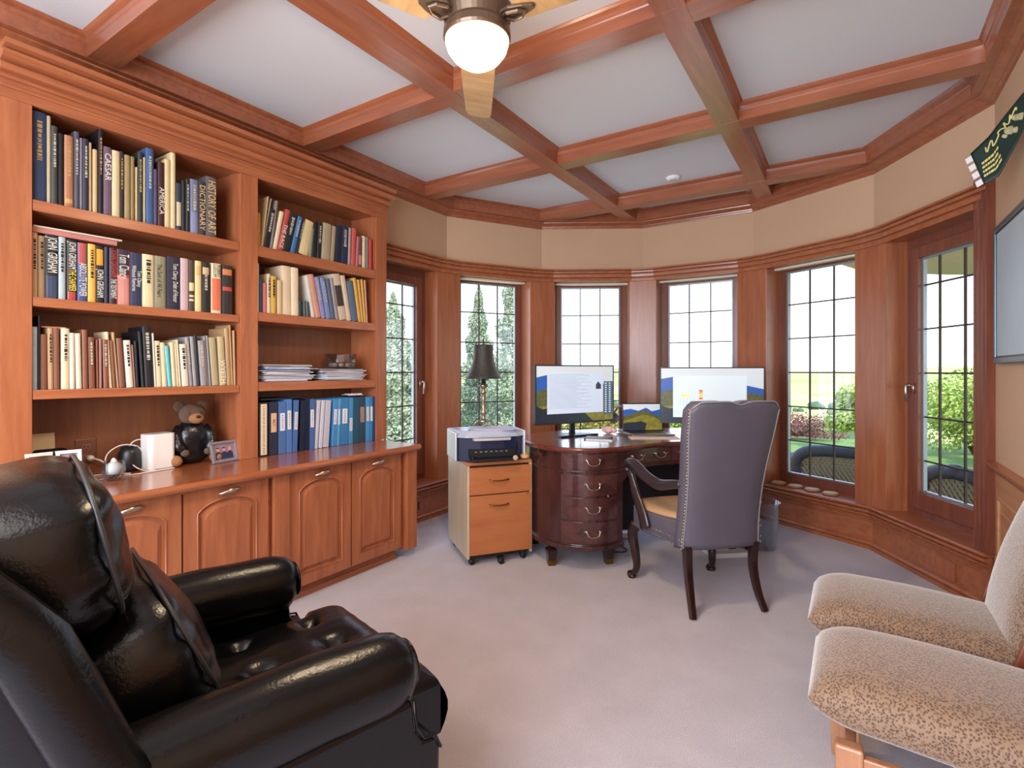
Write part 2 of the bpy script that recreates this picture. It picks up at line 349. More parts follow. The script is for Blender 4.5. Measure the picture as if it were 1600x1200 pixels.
mb=MB(); mb.box(UR-.006,UR,YB,3.57,.1,.74); struct('wall_right_wainscot',mb,wsm)
# flat cover plate on the skirting under the last window, and floor register by the cabinet
mb=MB(); mb.T=fmat(5); mb.box(.60,.745,-.024,-.012,.065,.17); o=part('cover_plate',mb,wz,bevel=.003); tag(o,'dark wooden cover plate on the skirting below the right-hand sash window','cover plate')
mb=MB(); mb.T=Matrix.Translation((UL,0,0)); 
g=thing('air_register','small bronze slotted air register in the skirting beside the cabinet end','vent',(UL+.012,3.02,.075))
mb=MB(); mb.box(0,.006,0,.26,0,.11); part('plate',mb,wy,g)
mb=MB(); 
for k in range(7): mb.box(.004,.0075,.02+.033*k,.036+.033*k,.02,.09)
part('slots',mb,black,g)
# ================================================================= BOOKCASE AND BASE CABINETS
UF=-2.84; UBK=-3.10; ZT=.755
bc=thing('bookcase','tall built-in cherry bookcase of two open bays above the long base cabinet','bookcase',(0,0,0))
mb=MB(); mb.box(UBK-.012,UBK,.655,2.725,ZT,2.47); part('back_panel',mb,wood('bookcase_back','74442a','8c5636',(9,9,.8),.45,3,.05),bc)
for a,b,nm in ((.655,.755,'left'),(1.635,1.738,'mid'),(2.625,2.725,'right')):
    mb=MB(); mb.box(UF-.022,UF,a,b,ZT,2.345); part('stile',mb,wz,bc,bevel=.002)
for a,b in ((.737,.757),(1.633,1.653),(1.72,1.74),(2.623,2.643)):
    mb=MB(); mb.box(UBK,UF-.02,a-.0,b,ZT,2.36); part('side_panel',mb,wz,bc)
mb=MB(); mb.box(UBK,UF-.022,2.705,2.7249,ZT,2.47); part('side_panel',mb,wz,bc)
mb=MB(); mb.box(UBK,UF-.022,.6551,.672,ZT,2.47); part('side_panel',mb,wz,bc)
for a,b in ((.757,1.633),(1.74,2.623)):
    mb=MB(); mb.box(UBK,UF-.022,a,b,2.352,2.37); part('top_panel',mb,wy,bc)
mb=MB(); mb.box(UF-.022,UF,.655,2.725,2.3452,2.50); part('top_rail',mb,wy,bc,bevel=.002)
mb=MB(); mb.prism([(UF,2.385),(UF+.008,2.385),(UF+.010,2.39),(UF+.008,2.396),(UF,2.396)],.655,2.725,'y'); part('bead',mb,wy,bc)
mb=MB()
cr=[(0,2.418),(.014,2.418),(.014,2.430),(.005,2.433),(.005,2.440),(.026,2.447),(.033,2.458),(.034,2.468),(.018,2.472),(.018,2.479),(.050,2.490),(.064,2.500),(.066,2.511),(.048,2.514),(.048,2.521),(.090,2.525),(.090,2.546),(0,2.546)]
mb.sweep([(UF,.652),(UF,2.736)],[(d,z) for d,z in cr]); part('crown_moulding',mb,wy,bc)
SH=[(.757,1.633,1.96,.047),(.757,1.633,1.557,.04),(.757,1.633,1.17,.04),(1.74,2.623,1.965,.062),(1.74,2.623,1.586,.053),(1.74,2.623,1.186,.054)]
for a,b,z,t in SH:
    mb=MB(); mb.box(UBK,UF-.004,a,b,z-t,z); part('shelf',mb,wy,bc,bevel=.003)
# base cabinets
UD=-2.50
ba=thing('base_cabinet','long cherry base cabinet with four arched panel doors under the bookcase','cabinet',(0,0,0))
mb=MB(); mb.box(UBK+.08,UD-.024,.655,2.60,.07,ZT-.041); part('body',mb,wy,ba)
mb=MB(); mb.box(UBK+.08,-2.57,.655,2.52,0,.07); part('plinth',mb,wy,ba)
mb=MB(); mb.prism([(-2.57,0),(-2.548,0),(-2.55,.03),(-2.556,.036),(-2.562,.052),(-2.57,.056)],.655,2.53,'y'); part('plinth_moulding',mb,wy,ba)
mb=MB(); mb.box(UBK+.08,-2.478,2.562,2.655,.058,ZT-.041); part('end_post',mb,wz,ba,bevel=.003)
mb=MB(); mb.box(UD-.024,UD+.012,1.612,1.70,.075,ZT-.041); part('stile',mb,wz,ba,bevel=.002)
mb=MB(); mb.box(UD-.025,UD-.001,.655,2.562,.70,ZT-.0405); part('rail',mb,wy,ba)
mb=MB(); P_=[(UBK+.081,ZT-.04),(-2.46,ZT-.04),(-2.448,ZT-.034),(-2.44,ZT-.022),(-2.443,ZT-.008),(-2.455,ZT),(UBK+.08,ZT)]
mb.prism(P_,.655,2.66,'y'); mb.box(UBK,UBK+.079,.757,2.623,ZT-.04,ZT)
mb.box(UBK+.08,-2.47,2.66,2.682,ZT-.034,ZT-.004)
part('worktop',mb,wood('worktop_cherry','94502c','b56a40',(9,.8,9),.16,3,.6),ba,bevel=.004)
def arch_door(v0,v1,z0,z1,hz):
    d=bpy.data.objects.new('door',None); col.objects.link(d); d.parent=ba; d.location=(UD,v0,z0); w_=v1-v0; h_=z1-z0
    s=.062; at=h_-.062; ad=.05  # arch crown and shoulder drop
    def top(y,off=0):
        t=(y-w_/2)/(w_/2-s); return at-off-ad*(1-math.sqrt(max(0,1-.92*t*t)))*1.4
    n=14; ys=[s+(w_-2*s)*k/n for k in range(n+1)]
    mb=MB(); mb.box(-.022,0,0,s,0,h_); mb.box(-.022,0,w_-s,w_,0,h_); mb.box(-.022,0,s,w_-s,0,s)
    for a,b in zip(ys[:-1],ys[1:]):
        mb.hexa([(-.022,a,top(a)),(0,a,top(a)),(0,b,top(b)),(-.022,b,top(b)),(-.022,a,h_),(0,a,h_),(0,b,h_),(-.022,b,h_)])
    part('door_frame',mb,wz,d)
    # raised field with a bevelled border
    def loop(o,x): 
        yl=[s+o+(w_-2*s-2*o)*k/n for k in range(n+1)]
        return [(x,y,top(s+(y-s-o)*(w_-2*s)/(w_-2*s-2*o),o)) for y in yl]+[(x,w_-s-o,s+o),(x,s+o,s+o)]
    lo=[loop(0,-.012),loop(.012,-.013),loop(.034,-.003),loop(.036,-.003)]; mb=MB(); m=len(lo[0])
    mb.add(sum(lo,[]),[(i*m+j,i*m+(j+1)%m,(i+1)*m+(j+1)%m,(i+1)*m+j) for i in range(3) for j in range(m)]+[tuple(3*m+j for j in range(m))])
    part('raised_panel',mb,wz,d)
    mb=MB(); 
    lp=loop(-.001,-.002); mb.tube(lp,.005,6,closed=True); part('panel_bead',mb,wz,d,smooth=True)
    mb=MB(); y=w_/2; z=hz-z0
    mb.tube([(-.002,y-.048,z-.008),(.012,y-.045,z-.006),(.026,y-.02,z+.002),(.030,y+.0,z+.005),(.026,y+.02,z+.007),(.012,y+.045,z+.006),(-.002,y+.048,z+.004)],[.006,.007,.010,.0125,.012,.008,.006],8,ry=[.005,.006,.006,.007,.006,.006,.005])
    part('handle',mb,pewter,d,smooth=True,sub=1)
for a,b in ((.762,1.171),(1.18,1.585),(1.706,2.112),(2.122,2.525)): arch_door(a,b,.085,.708,.678)
# ================================================================= BOOKS
gold=mat('gilt_lettering','d9b878',.4); whit=mat('white_lettering','dcd6c8',.6); dimw=mat('worn_white_lettering','b0a898',.6); dimg=mat('worn_gilt_lettering','a88c58',.6); blk=mat('black_lettering','1c1a1a',.6); redl=mat('red_lettering','b43c30',.6)
yell=mat('yellow_lettering','e8c840',.6)
BM={}
def bcol(c):
    if c not in BM: BM[c]=mat('cover_'+c,c,.5,vary=.12,vscale=14)
    return BM[c]
CN={'n':'navy','k':'black','c':'cream','t':'tan','b':'brown','o':'olive grey','g':'grey','r':'red','u':'blue','l':'pale blue','y':'yellow','p':'purple','m':'maroon','w':'off-white','q':'turquoise','v':'lavender','s':'slate blue','d':'dark green','a':'mustard yellow','i':'pink'}
ORD='first second third fourth fifth sixth seventh eighth ninth tenth eleventh twelfth thirteenth fourteenth fifteenth sixteenth seventeenth eighteenth nineteenth twentieth twenty-first'.split()
def ordn(k,n):
    return ORD[k]+' from the left' if k<(n+1)//2 or k<1 else (ORD[n-1-k]+' from the right' if n-1-k<20 else 'x')
def book(v0,wd,h,lean,zs,key,hexc,label,group,txt=None,depth=.16,ux=-2.865,name='book',band=None,dec=None):
    """origin at the lower front corner of the spine; tilts in the plane of the shelf"""
    a=R(lean); z=zs+.0006+(math.sin(a)*0 if lean>=0 else 0)
    t=thing(name,label,'book' if name=='book' else name.replace('_',' '),(ux,v0,z),0,group)
    # leaning left (lean<0) pivots on the right lower corner, leaning right on the left one
    pv=wd if lean>0 else 0
    t.rotation_euler=(-a,0,0)
    if lean>0: t.location=(ux,v0+wd-wd*math.cos(a)+.0,z+wd*math.sin(a))
    else: t.location=(ux,v0,z)
    me_key=None
    mb=MB(); c=.0022 if wd>.012 else .0014
    # cover: spine with rounded back plus two boards
    rnd=min(.004,wd*.22)
    mb.prism([(-.004,0),(-.001,0.0),(rnd*.6,wd*.18),(rnd,wd*.5),(rnd*.6,wd*.82),(-.001,wd),(-.004,wd)],0,h)
    mb.box(-depth,-.004,0,c,0,h); mb.box(-depth,-.004,wd-c,wd,0,h)
    part('cover',mb,bcol(hexc),t,smooth=False)
    if wd>.012:
        mb=MB(); mb.box(-depth+.004,-.0045,c,wd-c,.003,h-.004); part('pages',mb,cream,t)
    x=rnd+.0008
    if band:
        for (z0,z1,bc_) in band:
            mb=MB(); r2=rnd+.0004
            mb.prism([(-.001,0.0003),(r2*.6,wd*.18),(r2,wd*.5),(r2*.6,wd*.82),(-.001,wd-.0003),(-.002,wd*.5)],h*z0,h*z1); part('spine_band',mb,bcol(bc_),t)
    if txt:
        for (s,f0,f1,m_,y_) in txt:
            L=h*(f1-f0); sz=min(wd*1.1 if y_ is None else wd*.52, L/(len(s)*.58))
            st=1.0
            M=Matrix(((0,0,1,x+.0003),(0,1,0,wd*(.5 if y_ is None else y_)),(-1,0,0,h*(1-(f0+f1)/2)),(0,0,0,1)))
            q=(wd*1.1 if y_ is None else wd*.52)/sz
            text(s,sz,m_,t,M,'spine_lettering',.0002,min(q,2.6))
    elif dec and wd>.014:
        # a run of short worn title strokes, too small to read in the photograph
        mb=MB(); rr=random.Random(hash((round(v0*1000),round(h*1000)))%9999); z=h*.9; n=0
        while z>h*.45 and n<12:
            l=rr.uniform(.003,.016); q_=rr.uniform(.12,.2); mb.box(x-.0015,x+.0003,wd*(.5-q_),wd*(.5+q_),z-l,z); z-=l+rr.uniform(.003,.006); n+=1
        part('spine_lettering',mb,dimw if dec is whit else (dimg if dec is gold else dec),t)
    return t
T1=[(0.763,0.046,0.376,0.0),(0.81,0.014,0.372,0),(0.824,0.022,0.335,0.0),(0.847,0.021,0.313,0),(0.869,0.032,0.313,0.0),(0.903,0.02,0.341,0.0),(0.923,0.011,0.319,0.0),(0.934,0.022,0.321,0.0),(0.956,0.012,0.312,0.0),(0.971,0.019,0.287,0),(0.991,0.018,0.396,0.0),(1.01,0.033,0.315,0.0),(1.044,0.031,0.308,0),(1.075,0.017,0.313,0),(1.093,0.026,0.305,0),(1.12,0.017,0.305,0.0),(1.139,0.01,0.261,0.0),(1.15,0.021,0.338,0),(1.172,0.009,0.318,0),(1.182,0.035,0.368,0.0),(1.217,0.017,0.276,0.0),(1.235,0.03,0.319,0.0),(1.265,0.027,0.341,0.0),(1.292,0.025,0.386,0.0),(1.319,0.027,0.241,0.0),(1.346,0.019,0.26,0.0),(1.366,0.019,0.274,0.0),(1.386,0.04,0.28,0.0),(1.427,0.037,0.281,0.0),(1.465,0.054,0.32,0.0)]
T2=[(0.758,0.022,0.269,0.0),(0.781,0.023,0.26,0),(0.804,0.044,0.27,0.0),(0.849,0.026,0.27,0.0),(0.877,0.035,0.263,0.0),(0.914,0.036,0.258,0),(0.952,0.03,0.26,0.0),(0.982,0.032,0.259,0.0),(1.015,0.016,0.259,0.0),(1.033,0.029,0.258,0),(1.063,0.053,0.259,0.0),(1.117,0.049,0.254,0.0),(1.168,0.049,0.255,0),(1.219,0.053,0.257,0.0),(1.273,0.063,0.264,0.0),(1.338,0.039,0.266,0),(1.379,0.03,0.263,0.0),(1.41,0.032,0.265,0.0),(1.445,0.039,0.264,0.0),(1.494,0.051,0.268,0),(1.549,0.058,0.267,0)]
T3=[(0.76,0.02,0.263,0.0),(0.781,0.009,0.31,0.0),(0.79,0.023,0.233,0.0),(0.814,0.019,0.261,-0.5),(0.833,0.021,0.263,-0.5),(0.858,0.029,0.263,0.0),(0.887,0.02,0.245,-0.4),(0.91,0.022,0.244,-1.2),(0.934,0.02,0.262,-0.8),(0.957,0.025,0.23,-1.1),(0.986,0.007,0.22,-0.9),(0.995,0.011,0.224,-0.4),(1.011,0.021,0.222,-1.2),(1.034,0.013,0.258,-3.5),(1.048,0.012,0.22,-3.5),(1.063,0.011,0.258,-4.3),(1.075,0.023,0.231,-3.5),(1.104,0.0279,0.223,-3.6)]
T3b=[(1.134,0.008,0.203,-3.2),(1.144,0.012,0.222,-2.7),(1.165,0.013,0.268,-3.5),(1.18,0.0389,0.292,-2.9),(1.22,0.008,0.263,-2.6),(1.229,0.026,0.226,-2.4),(1.256,0.023,0.219,-3.1),(1.281,0.0189,0.204,-4.5),(1.301,0.02,0.222,-3.2),(1.322,0.01,0.219,-3.4),(1.333,0.009,0.236,-3.8),(1.346,0.0329,0.215,-3.7),(1.383,0.0189,0.251,-4.9),(1.403,0.0199,0.257,-4.2),(1.423,0.014,0.264,-4.3),(1.438,0.0329,0.237,-3.8),(1.472,0.009,0.261,-4.1),(1.483,0.011,0.265,-3.9),(1.498,0.0369,0.256,-4.2),(1.538,0.035,0.264,-3.0),(1.577,0.025,0.311,-2.8),(1.602,0.011,0.33,-2.6),(1.615,0.014,0.302,-1.4)]
R1=[(1.746,0.027,0.193,0.0),(1.775,0.0069,0.305,7.7),(1.782,0.0039,0.303,10.7),(1.787,0.0403,0.236,10.7),(1.828,0.0188,0.294,7.6),(1.847,0.0284,0.239,11.7),(1.877,0.0312,0.26,12.7),(1.91,0.0487,0.245,13.0),(1.962,0.0331,0.239,13.2),(1.997,0.0156,0.238,13.5),(2.017,0.0687,0.226,11.2),(2.09,0.0229,0.186,6.3),(2.115,0.0339,0.228,3.5),(2.151,0.032,0.236,3.0),(2.184,0.0668,0.239,4.0),(2.254,0.0309,0.236,4.6),(2.29,0.0519,0.249,3.9),(2.342,0.056,0.258,2.0),(2.399,0.024,0.256,2.1),(2.425,0.037,0.261,2.7),(2.464,0.0239,0.211,3.8),(2.489,0.034,0.215,2.1),(2.524,0.029,0.225,0.3),(2.556,0.024,0.224,0.3),(2.583,0.028,0.217,0.0)]
R2=[(1.748,0.013,0.28,0.0),(1.762,0.023,0.195,0),(1.785,0.025,0.172,0),(1.811,0.024,0.23,0.0),(1.836,0.034,0.222,0.0),(1.876,0.033,0.203,0.0),(1.91,0.06,0.295,-0.5),(1.971,0.049,0.294,-0.6),(2.025,0.027,0.096,0.0),(2.055,0.019,0.098,-1.8),(2.076,0.017,0.097,-4.1),(2.114,0.0275,0.262,-10.7),(2.143,0.0401,0.274,-12.2),(2.187,0.0381,0.264,-12.4),(2.228,0.0372,0.265,-11.5),(2.267,0.0285,0.264,-10.4),(2.297,0.0266,0.274,-10.2),(2.327,0.0618,0.308,-11.4),(2.391,0.0393,0.32,-10.8),(2.434,0.0532,0.273,-10.1),(2.49,0.0276,0.303,-9.4),(2.519,0.0208,0.296,-7.9),(2.542,0.0189,0.301,-6.1),(2.562,0.016,0.299,-4.1)]
B4=[(1.748,0.06,0.312,0.0),(1.814,0.054,0.311,0.0),(1.873,0.049,0.311,0.0),(1.925,0.037,0.322,-0.2),(1.964,0.034,0.315,2.3),(2.014,0.033,0.311,1.7),(2.05,0.033,0.319,1.0),(2.085,0.037,0.317,0.0),(2.123,0.0209,0.305,4.3),(2.153,0.0259,0.304,4.3),(2.186,0.0409,0.303,4.2),(2.254,0.034,0.309,2.7),(2.291,0.024,0.308,2.2),(2.321,0.063,0.308,1.2),(2.389,0.035,0.312,0.9),(2.426,0.052,0.312,0.4),(2.48,0.053,0.313,0.0),(2.539,0.034,0.311,0.0),(2.575,0.029,0.311,0.0),(2.606,0.031,0.311,0.0)]
T1=[(a,b,min(h,.385),l) for a,b,h,l in T1]; B4[-1]=(2.595,.027,.311,0)
def shelf_books(tab,spec,zs,where,group,depths=(.15,.2),rs=1):
    rr=random.Random(rs); n=len(tab)
    for k,((v0,wd,h,lean),sp) in enumerate(zip(tab,spec)):
        key,hx,extra=sp[0],sp[1],(sp[2] if len(sp)>2 else {})
        size='thin ' if wd<.016 else ('thick ' if wd>.045 else '')
        if h>.3: size='tall '+size
        lab='%s%s %s, %s, %s'%(size,CN[key],extra.get('kind','book'),ordn(k,n),where)
        if extra.get('note'): lab='%s%s book %s, %s, %s'%(size,CN[key],extra['note'],ordn(k,n),where)
        book(v0,wd-.0012,h,lean,zs,key,hx,lab,group,txt=extra.get('txt'),depth=rr.uniform(*depths),ux=-2.865-rr.uniform(0,.006),band=extra.get('band'),dec=extra.get('dec'))
G,W,K,RD,YL=gold,whit,blk,redl,yell
s1=[('n','2b3f60',{'note':'with gilt lettering','dec':G}),('c','b8a88a'),('d','3c3e38',{'note':'with white bars of lettering','dec':W}),('k','14141a'),('b','a8724e',{'dec':G,'band':[(.06,.12,'c89a5c')]}),
 ('g','4a4a56',{'dec':W}),('g','7c7480'),('n','2a2836',{'dec':W,'note':'with spaced pale lettering'}),('c','c8b088'),('c','caa878'),('k','18141a',{'dec':G}),('p','6e5668',{'txt':[('CAESAR',.08,.5,W,None)],'note':'with pale title'}),
 ('c','d2bd92'),('k','262220',{'dec':G}),('t','a08a5e'),('b','8a7448'),('c','c6b080'),('k','2c302c',{'dec':G}),('c','b4a484'),('u','3c5a88',{'dec':W}),('p','54425a'),('m','3a1c20',{'txt':[('AMERICA',.35,.85,W,None)],'note':'with large pale title'}),
 ('c','d2ba88'),('c','dcc698'),('n','2c3444',{'band':[(.1,.6,'c8bc98')]}),('k','1a181a'),('k','242222',{'dec':W}),('s','6c7288',{'dec':W,'band':[(.0,.4,'8088a8')]}),('g','3c3a40',{'txt':[('DICTIONARY',.06,.9,G,None)],'note':'titled in large gilt capitals'}),('g','5c5658',{'txt':[('HISTORY OF ART',.04,.96,G,None)],'note':'titled in faded capitals'})]
s2=[('t','c09a6e',{'dec':K}),('b','9a7a56',{'dec':K}),('k','17161c',{'txt':[('JOHN  GRISHAM',.03,.6,W,None)],'band':[(.0,.36,'34405a')],'note':'with author name in white'}),('l','a8b4b4',{'dec':K}),('k','1c1816',{'txt':[('JOHN GRISHAM',.04,.48,W,None),('THE CHAMBER',.5,.84,YL,None)],'band':[(.0,.14,'a8443c')],'note':'with a red foot'}),
 ('u','3a4a7e',{'txt':[('ABSOLUTE POWER',.36,.9,W,None)],'band':[(.64,1,'a85050')],'note':'with a red upper half'}),('y','dca848',{'dec':K}),('k','1a1614',{'txt':[('JOHN GRISHAM',.42,.9,W,None)],'band':[(.66,.94,'e0982c')],'note':'with an orange oval'}),('n','2c3044'),('m','30202c',{'txt':[('JOHN GRISHAM',.04,.52,RD,None),('THE TESTAMENT',.55,.9,W,None)],'note':'with red lettering'}),
 ('r','b04840',{'band':[(.55,1,'30283a'),(.0,.5,'c8887c')],'txt':[('Tom Clancy',.04,.56,W,None)],'note':'with a starry dark top'}),('n','28304e',{'txt':[('Tom Clancy',.3,.66,W,.76),('Without Remorse',.2,.76,W,.3)],'note':'with two lines of white title'}),('c','d8c69c',{'dec':K}),('o','8a8468',{'txt':[('The Sum of All Fears',.04,.9,K,.4)],'note':'with dark title'}),
 ('n','222238',{'txt':[('Tom Clancy  Debt of Honor',.03,.95,W,.62)],'note':'with long white title'}),('i','c0a4a4'),('k','4a3830',{'band':[(.4,.56,'dcc49a'),(.2,.24,'dcc49a'),(.28,.32,'dcc49a')]}),('c','dcc28a',{'band':[(.72,.9,'d0a868')]}),('k','201e1e',{'dec':W,'band':[(.76,.9,'d8b078')]}),('c','dcccaa',{'txt':[('ROBERT',.03,.26,K,.75),('LUDLUM',.03,.26,K,.3)],'band':[(.06,.7,'dc7050')],'note':'with an orange panel'}),
 ('k','2a2624',{'band':[(.8,.92,'c87848'),(.48,.56,'b84838')]})]
shelf_books(T1,s1,1.96,'top left shelf','books on the top left shelf',(.14,.2),3)
shelf_books(T2,s2,1.557,'second left shelf','books on the second left shelf',(.14,.19),4)
ks=list('lkbtbcwwbbbibcbtbw')+list('iknkwccqcccwggkgggotttt')
hx={'l':'a8c0cc','k':'16161a','b':'7e4c34','t':'b08c62','c':'d4c29c','w':'d6cbb8','i':'9a6a60','q':'5ab4bc','g':'8e8a8a','n':'1c1c28','o':'a89a78'}
T3=T3+T3b; s3=[(k,hx[k]) for k in ks]; 
s3=[(k,h,({'dec':K} if k in 'cwt' and i%2 else ({'dec':W} if k in 'bkg' and i%3==0 else {}))) for i,(k,h) in enumerate(s3)]
s3[21]=('k','121216',{'dec':W,'note':'standing taller than its neighbours'}); s3[20]=('k','15151a'); s3[7]=('w','d8cbb0'); s3[37]=('o','b6a47c',{'txt':[('WYETH',.5,.95,W,None)],'note':'with white name at the foot'}) if len(s3)>37 else None
s3=[x for x in s3 if x]
assert len(s3)>=len(T3),(len(s3),len(T3))
shelf_books(T3,s3,1.17,'third left shelf','books on the third left shelf',(.13,.19),5)
sr1=[('a','cc9440'),('c','c8a878'),('c','b4a88c'),('k','1a1818',{'dec':W,'note':'with white script'}),('g','7c746c'),('c','dcc4a4'),('r','b04840',{'txt':[('THE RACE',.34,.96,W,None)],'note':'with white title, leaning'}),('k','201e20',{'dec':W}),('u','3c6c9c',{'dec':W}),('k','1c1c24',{'dec':W}),
 ('c','d8c290',{'note':'with a torn pale jacket, leaning'}),('o','7c7c64'),('k','17171b'),('k','1e1e20',{'dec':W,'note':'with upright grey title'}),('t','a8987c'),('t','9c8c6c'),('n','1a2438'),('n','22304a',{'dec':W,'note':'with white title'}),('g','a89090'),('r','c05850'),('i','b86864'),('b','6c4440',{'band':[(.1,.4,'b88480')]}),('c','d8c0a0'),('g','80766c'),('r','c8403c')]
shelf_books(R1,sr1,1.965,'top right shelf','books on the top right shelf',(.14,.2),6)
sr2=[('w','ccc4b8',{'dec':K}),('n','34384c'),('i','c8686c'),('c','d0bc98',{'dec':K}),('y','c8a040',{'dec':K}),('c','c4ac84'),('c','d8c0a0',{'note':'standing upright'}),('c','ddcaac',{'note':'beside the low dark ones'}),('d','1e2a2c'),('d','3c4c48'),('d','485450'),('w','c4bcb0'),('i','c88c74'),('v','8886b4',{'dec':W}),('u','6c82ac',{'dec':W}),('s','505c70'),('g','90868c'),('w','c8b49c',{'band':[(.3,.75,'3c3430')],'note':'with a checked spine'}),('c','d0bca0'),('s','566880'),
 ('a','cc9c4c'),('a','d4a044'),('a','cc9840'),('i','c4947c')]
R2=[(a,b,min(h,.305),l) for a,b,h,l in R2]
shelf_books(R2,sr2,1.586,'middle right shelf','books and booklets on the middle right shelf',(.16,.2),7)
# flat book lying across the second row
t=thing('book','large red and white picture book lying flat across the second left row','book',(-2.90,.763,1.557+.2735),0,'books lying flat')
mb=MB(); mb.box(-.17,.03,0,.30,0,.003); mb.box(-.17,.03,0,.30,.019,.022); mb.box(.03,.033,0,.30,0,.022); part('cover',mb,bcol('b8766c'),t); mb=MB(); mb.box(-.165,.029,.004,.296,.003,.019); part('pages',mb,cream,t)
t=thing('book','wide cream magazine lying on top of the red flat book','book',(-2.885,.76,1.557+.2735+.0225),R(-1.5),'books lying flat')
mb=MB(); mb.box(-.19,.02,0.006,.32,0,.006); part('cover',mb,bcol('cfc2ac'),t)
# flat leaflet on the third row
t=thing('book','salmon leaflet lying flat on the books at the left of the third row','book',(-2.93,.80,1.17+.2645),0,'books lying flat')
mb=MB(); mb.box(-.1,.03,0,.085,0,.006); part('cover',mb,bcol('c88c70'),t)
# ---- ring binders on the worktop
def binder(v0,wd,h,lean,hexc,label,lab=None,lc='dcd8d8',rz=0):
    ux=-2.85; a=R(lean)
    t=thing('ring_binder',label,'binder',(ux,v0 if lean<=0 else v0+wd-wd*math.cos(a),ZT+.0006+(wd*math.sin(a) if lean>0 else 0)),0,'ring binders under the right bay')
    t.rotation_euler=(-a,0,0)
    mb=MB(); mb.box(-.215,.0,0,.003,0,h); mb.box(-.215,.0,wd-.003,wd,0,h); mb.box(-.001,.002,.001,wd-.001,0,h); part('cover',mb,mat('binder_'+hexc,hexc,.38,vary=.06),t,bevel=.001)
    mb=MB(); mb.box(-.205,-.01,.0035,wd-.0035,.004,h-.02); part('pages',mb,paper,t)
    if lab:
        z0,z1=lab; mb=MB(); mb.box(.002,.0032,wd*.18,wd*.82,h*z0,h*z1); part('label_card',mb,mat('card_'+lc,lc,.7),t)
        if wd>.03:
            rr=random.Random(int(v0*1000)); mb=MB(); z=h*z1-.012
            while z>h*z0+.012: mb.box(.003,.0036,wd*.42,wd*.6,z-.005,z); z-=.010+rr.random()*.004
            if 'RKT' not in label and hexc!='262b3d': part('label_marks',mb,mat('pen_mark','6c6470',.7),t)
    return t
BL=[('191818','black ring binder with a long cream label',(.03,.97),'d8c4a4'),('262b3d','wide dark navy ring binder with a tan hand-lettered label',(.43,.79),'d2a884'),('4a6a9e','mid blue ring binder with a white label, right of the tan-labelled one',(.44,.78),'d8d4e0'),('4f78b2','bright blue ring binder with a white label, taller than its left neighbour',(.44,.79),'dcdccc'),('48689e','blue ring binder leaning right with a white label',(.43,.77),'d0d0d0'),
 ('141a34','near-black navy ring binder, left of the wide gap of dark ones',None,''),('101830','very dark navy ring binder, middle of the three unlabelled ones',None,''),('4566a0','blue ring binder with white label, just left of the three white ones',(.44,.79),'dcdce0'),('c2c2ce','white ring binder leaning right, leftmost of the three white ones',None,''),('cacad2','white ring binder leaning right, middle of the three white ones',None,''),('bcbcc8','white ring binder leaning right, rightmost of the three white ones',None,''),
 ('4688bc','sky blue ring binder with white label, first after the white ones',(.46,.78),'dcdce4'),('5a9cc8','narrow sky blue ring binder, second after the white ones',(.45,.78),'ccd8dc'),('3a7cb0','sky blue ring binder with white label, third after the white ones',(.46,.78),'dce4ec'),('4a8cba','light blue ring binder with a low white label',(.28,.56),'d4d4d8'),('245066','teal ring binder without a label',None,''),('2c4456','dark slate ring binder with a tan label',(.44,.78),'a88468'),('4a90c4','sky blue ring binder with cream label, third from the right',(.46,.78),'dcdcc4'),('3c84bc','blue ring binder with pale label, second from the right',(.45,.78),'e0e0d0'),('1c4a88','royal blue ring binder at the right end against the bookcase side',None,'')]
for (v0,wd,h,l),(c,lb,z,lc) in zip(B4,BL):
    b=binder(v0,wd-.001,h,l,c,lb,z,lc)
    if c=='262b3d': text('RKT',.022,blk,b,Matrix(((0,0,1,.0036),(0,1,0,wd*.5),(-1,0,0,h*.61),(0,0,0,1))))
t=thing('folder','dark folder lying flat on top of the left binders','folder',(-2.865,1.80,ZT+.3245),R(1.2)); mb=MB(); mb.box(-.2,0,-.03,.2,0,.006); part('cover',mb,mat('folder_dark','24262c',.5),t)
t=thing('paper_bundle','small crumpled white paper lying on top of the blue binders','paper',(-2.875,2.40,ZT+.323)); 
mb=MB(); rr=random.Random(5); mb.grid(lambda a,b:(-.05+.07*a,-.01+.13*b,.004+.014*abs(math.sin(9*a+14*b))*(1-abs(2*a-1)**3)),8,14); part('sheet',mb,paper,t)
# ---- stacks of papers on the right bay shelf
def papers(nm,label,y0,y1,n,zs,seed,base,cols,xo=0):
    t=thing(nm,label,'papers',(-2.86,(y0+y1)/2,zs),0,'paper stacks on the right bay shelf'); rr=random.Random(seed); z=0; w_=(y1-y0)
    for k in range(n):
        th=rr.choice([.002,.003,.004,.006]); a=R(rr.uniform(-7,7)); dx=rr.uniform(-.012,.004); dy=rr.uniform(-.018,.018); s=rr.uniform(.8,1.02)
        mb=MB(); d=.2
        sag=rr.uniform(0,.006)
        c,s_=math.cos(a),math.sin(a)
        pts=[]
        for zz in (0,th):
            for (x,y) in ((dx,-w_/2*s),(dx,w_/2*s),(dx-d,w_/2*s),(dx-d,-w_/2*s)):
                pts.append((min(x*c-y*s_,.016),x*s_+y*c+dy,z+zz))
        mb.hexa([pts[0],pts[3],pts[2],pts[1],pts[4],pts[7],pts[6],pts[5]])
        part('sheaf',mb,mat('sheaf_'+cols[k%len(cols)],cols[k%len(cols)],.8),t); z+=th+.0004
    return z
PC=['d4d0d4','c4ccdc','dcdcdc','b8b4bc','c8c4c0','8898c0','d8d4dc','a8a4a8','dcc8b4','ccd4e4','585460','d0ccd0']
z1=papers('paper_stack','tall untidy stack of white and blue papers, left on the right bay shelf',1.775,2.13,23,1.1865,1,0,['4a68a8']+PC)
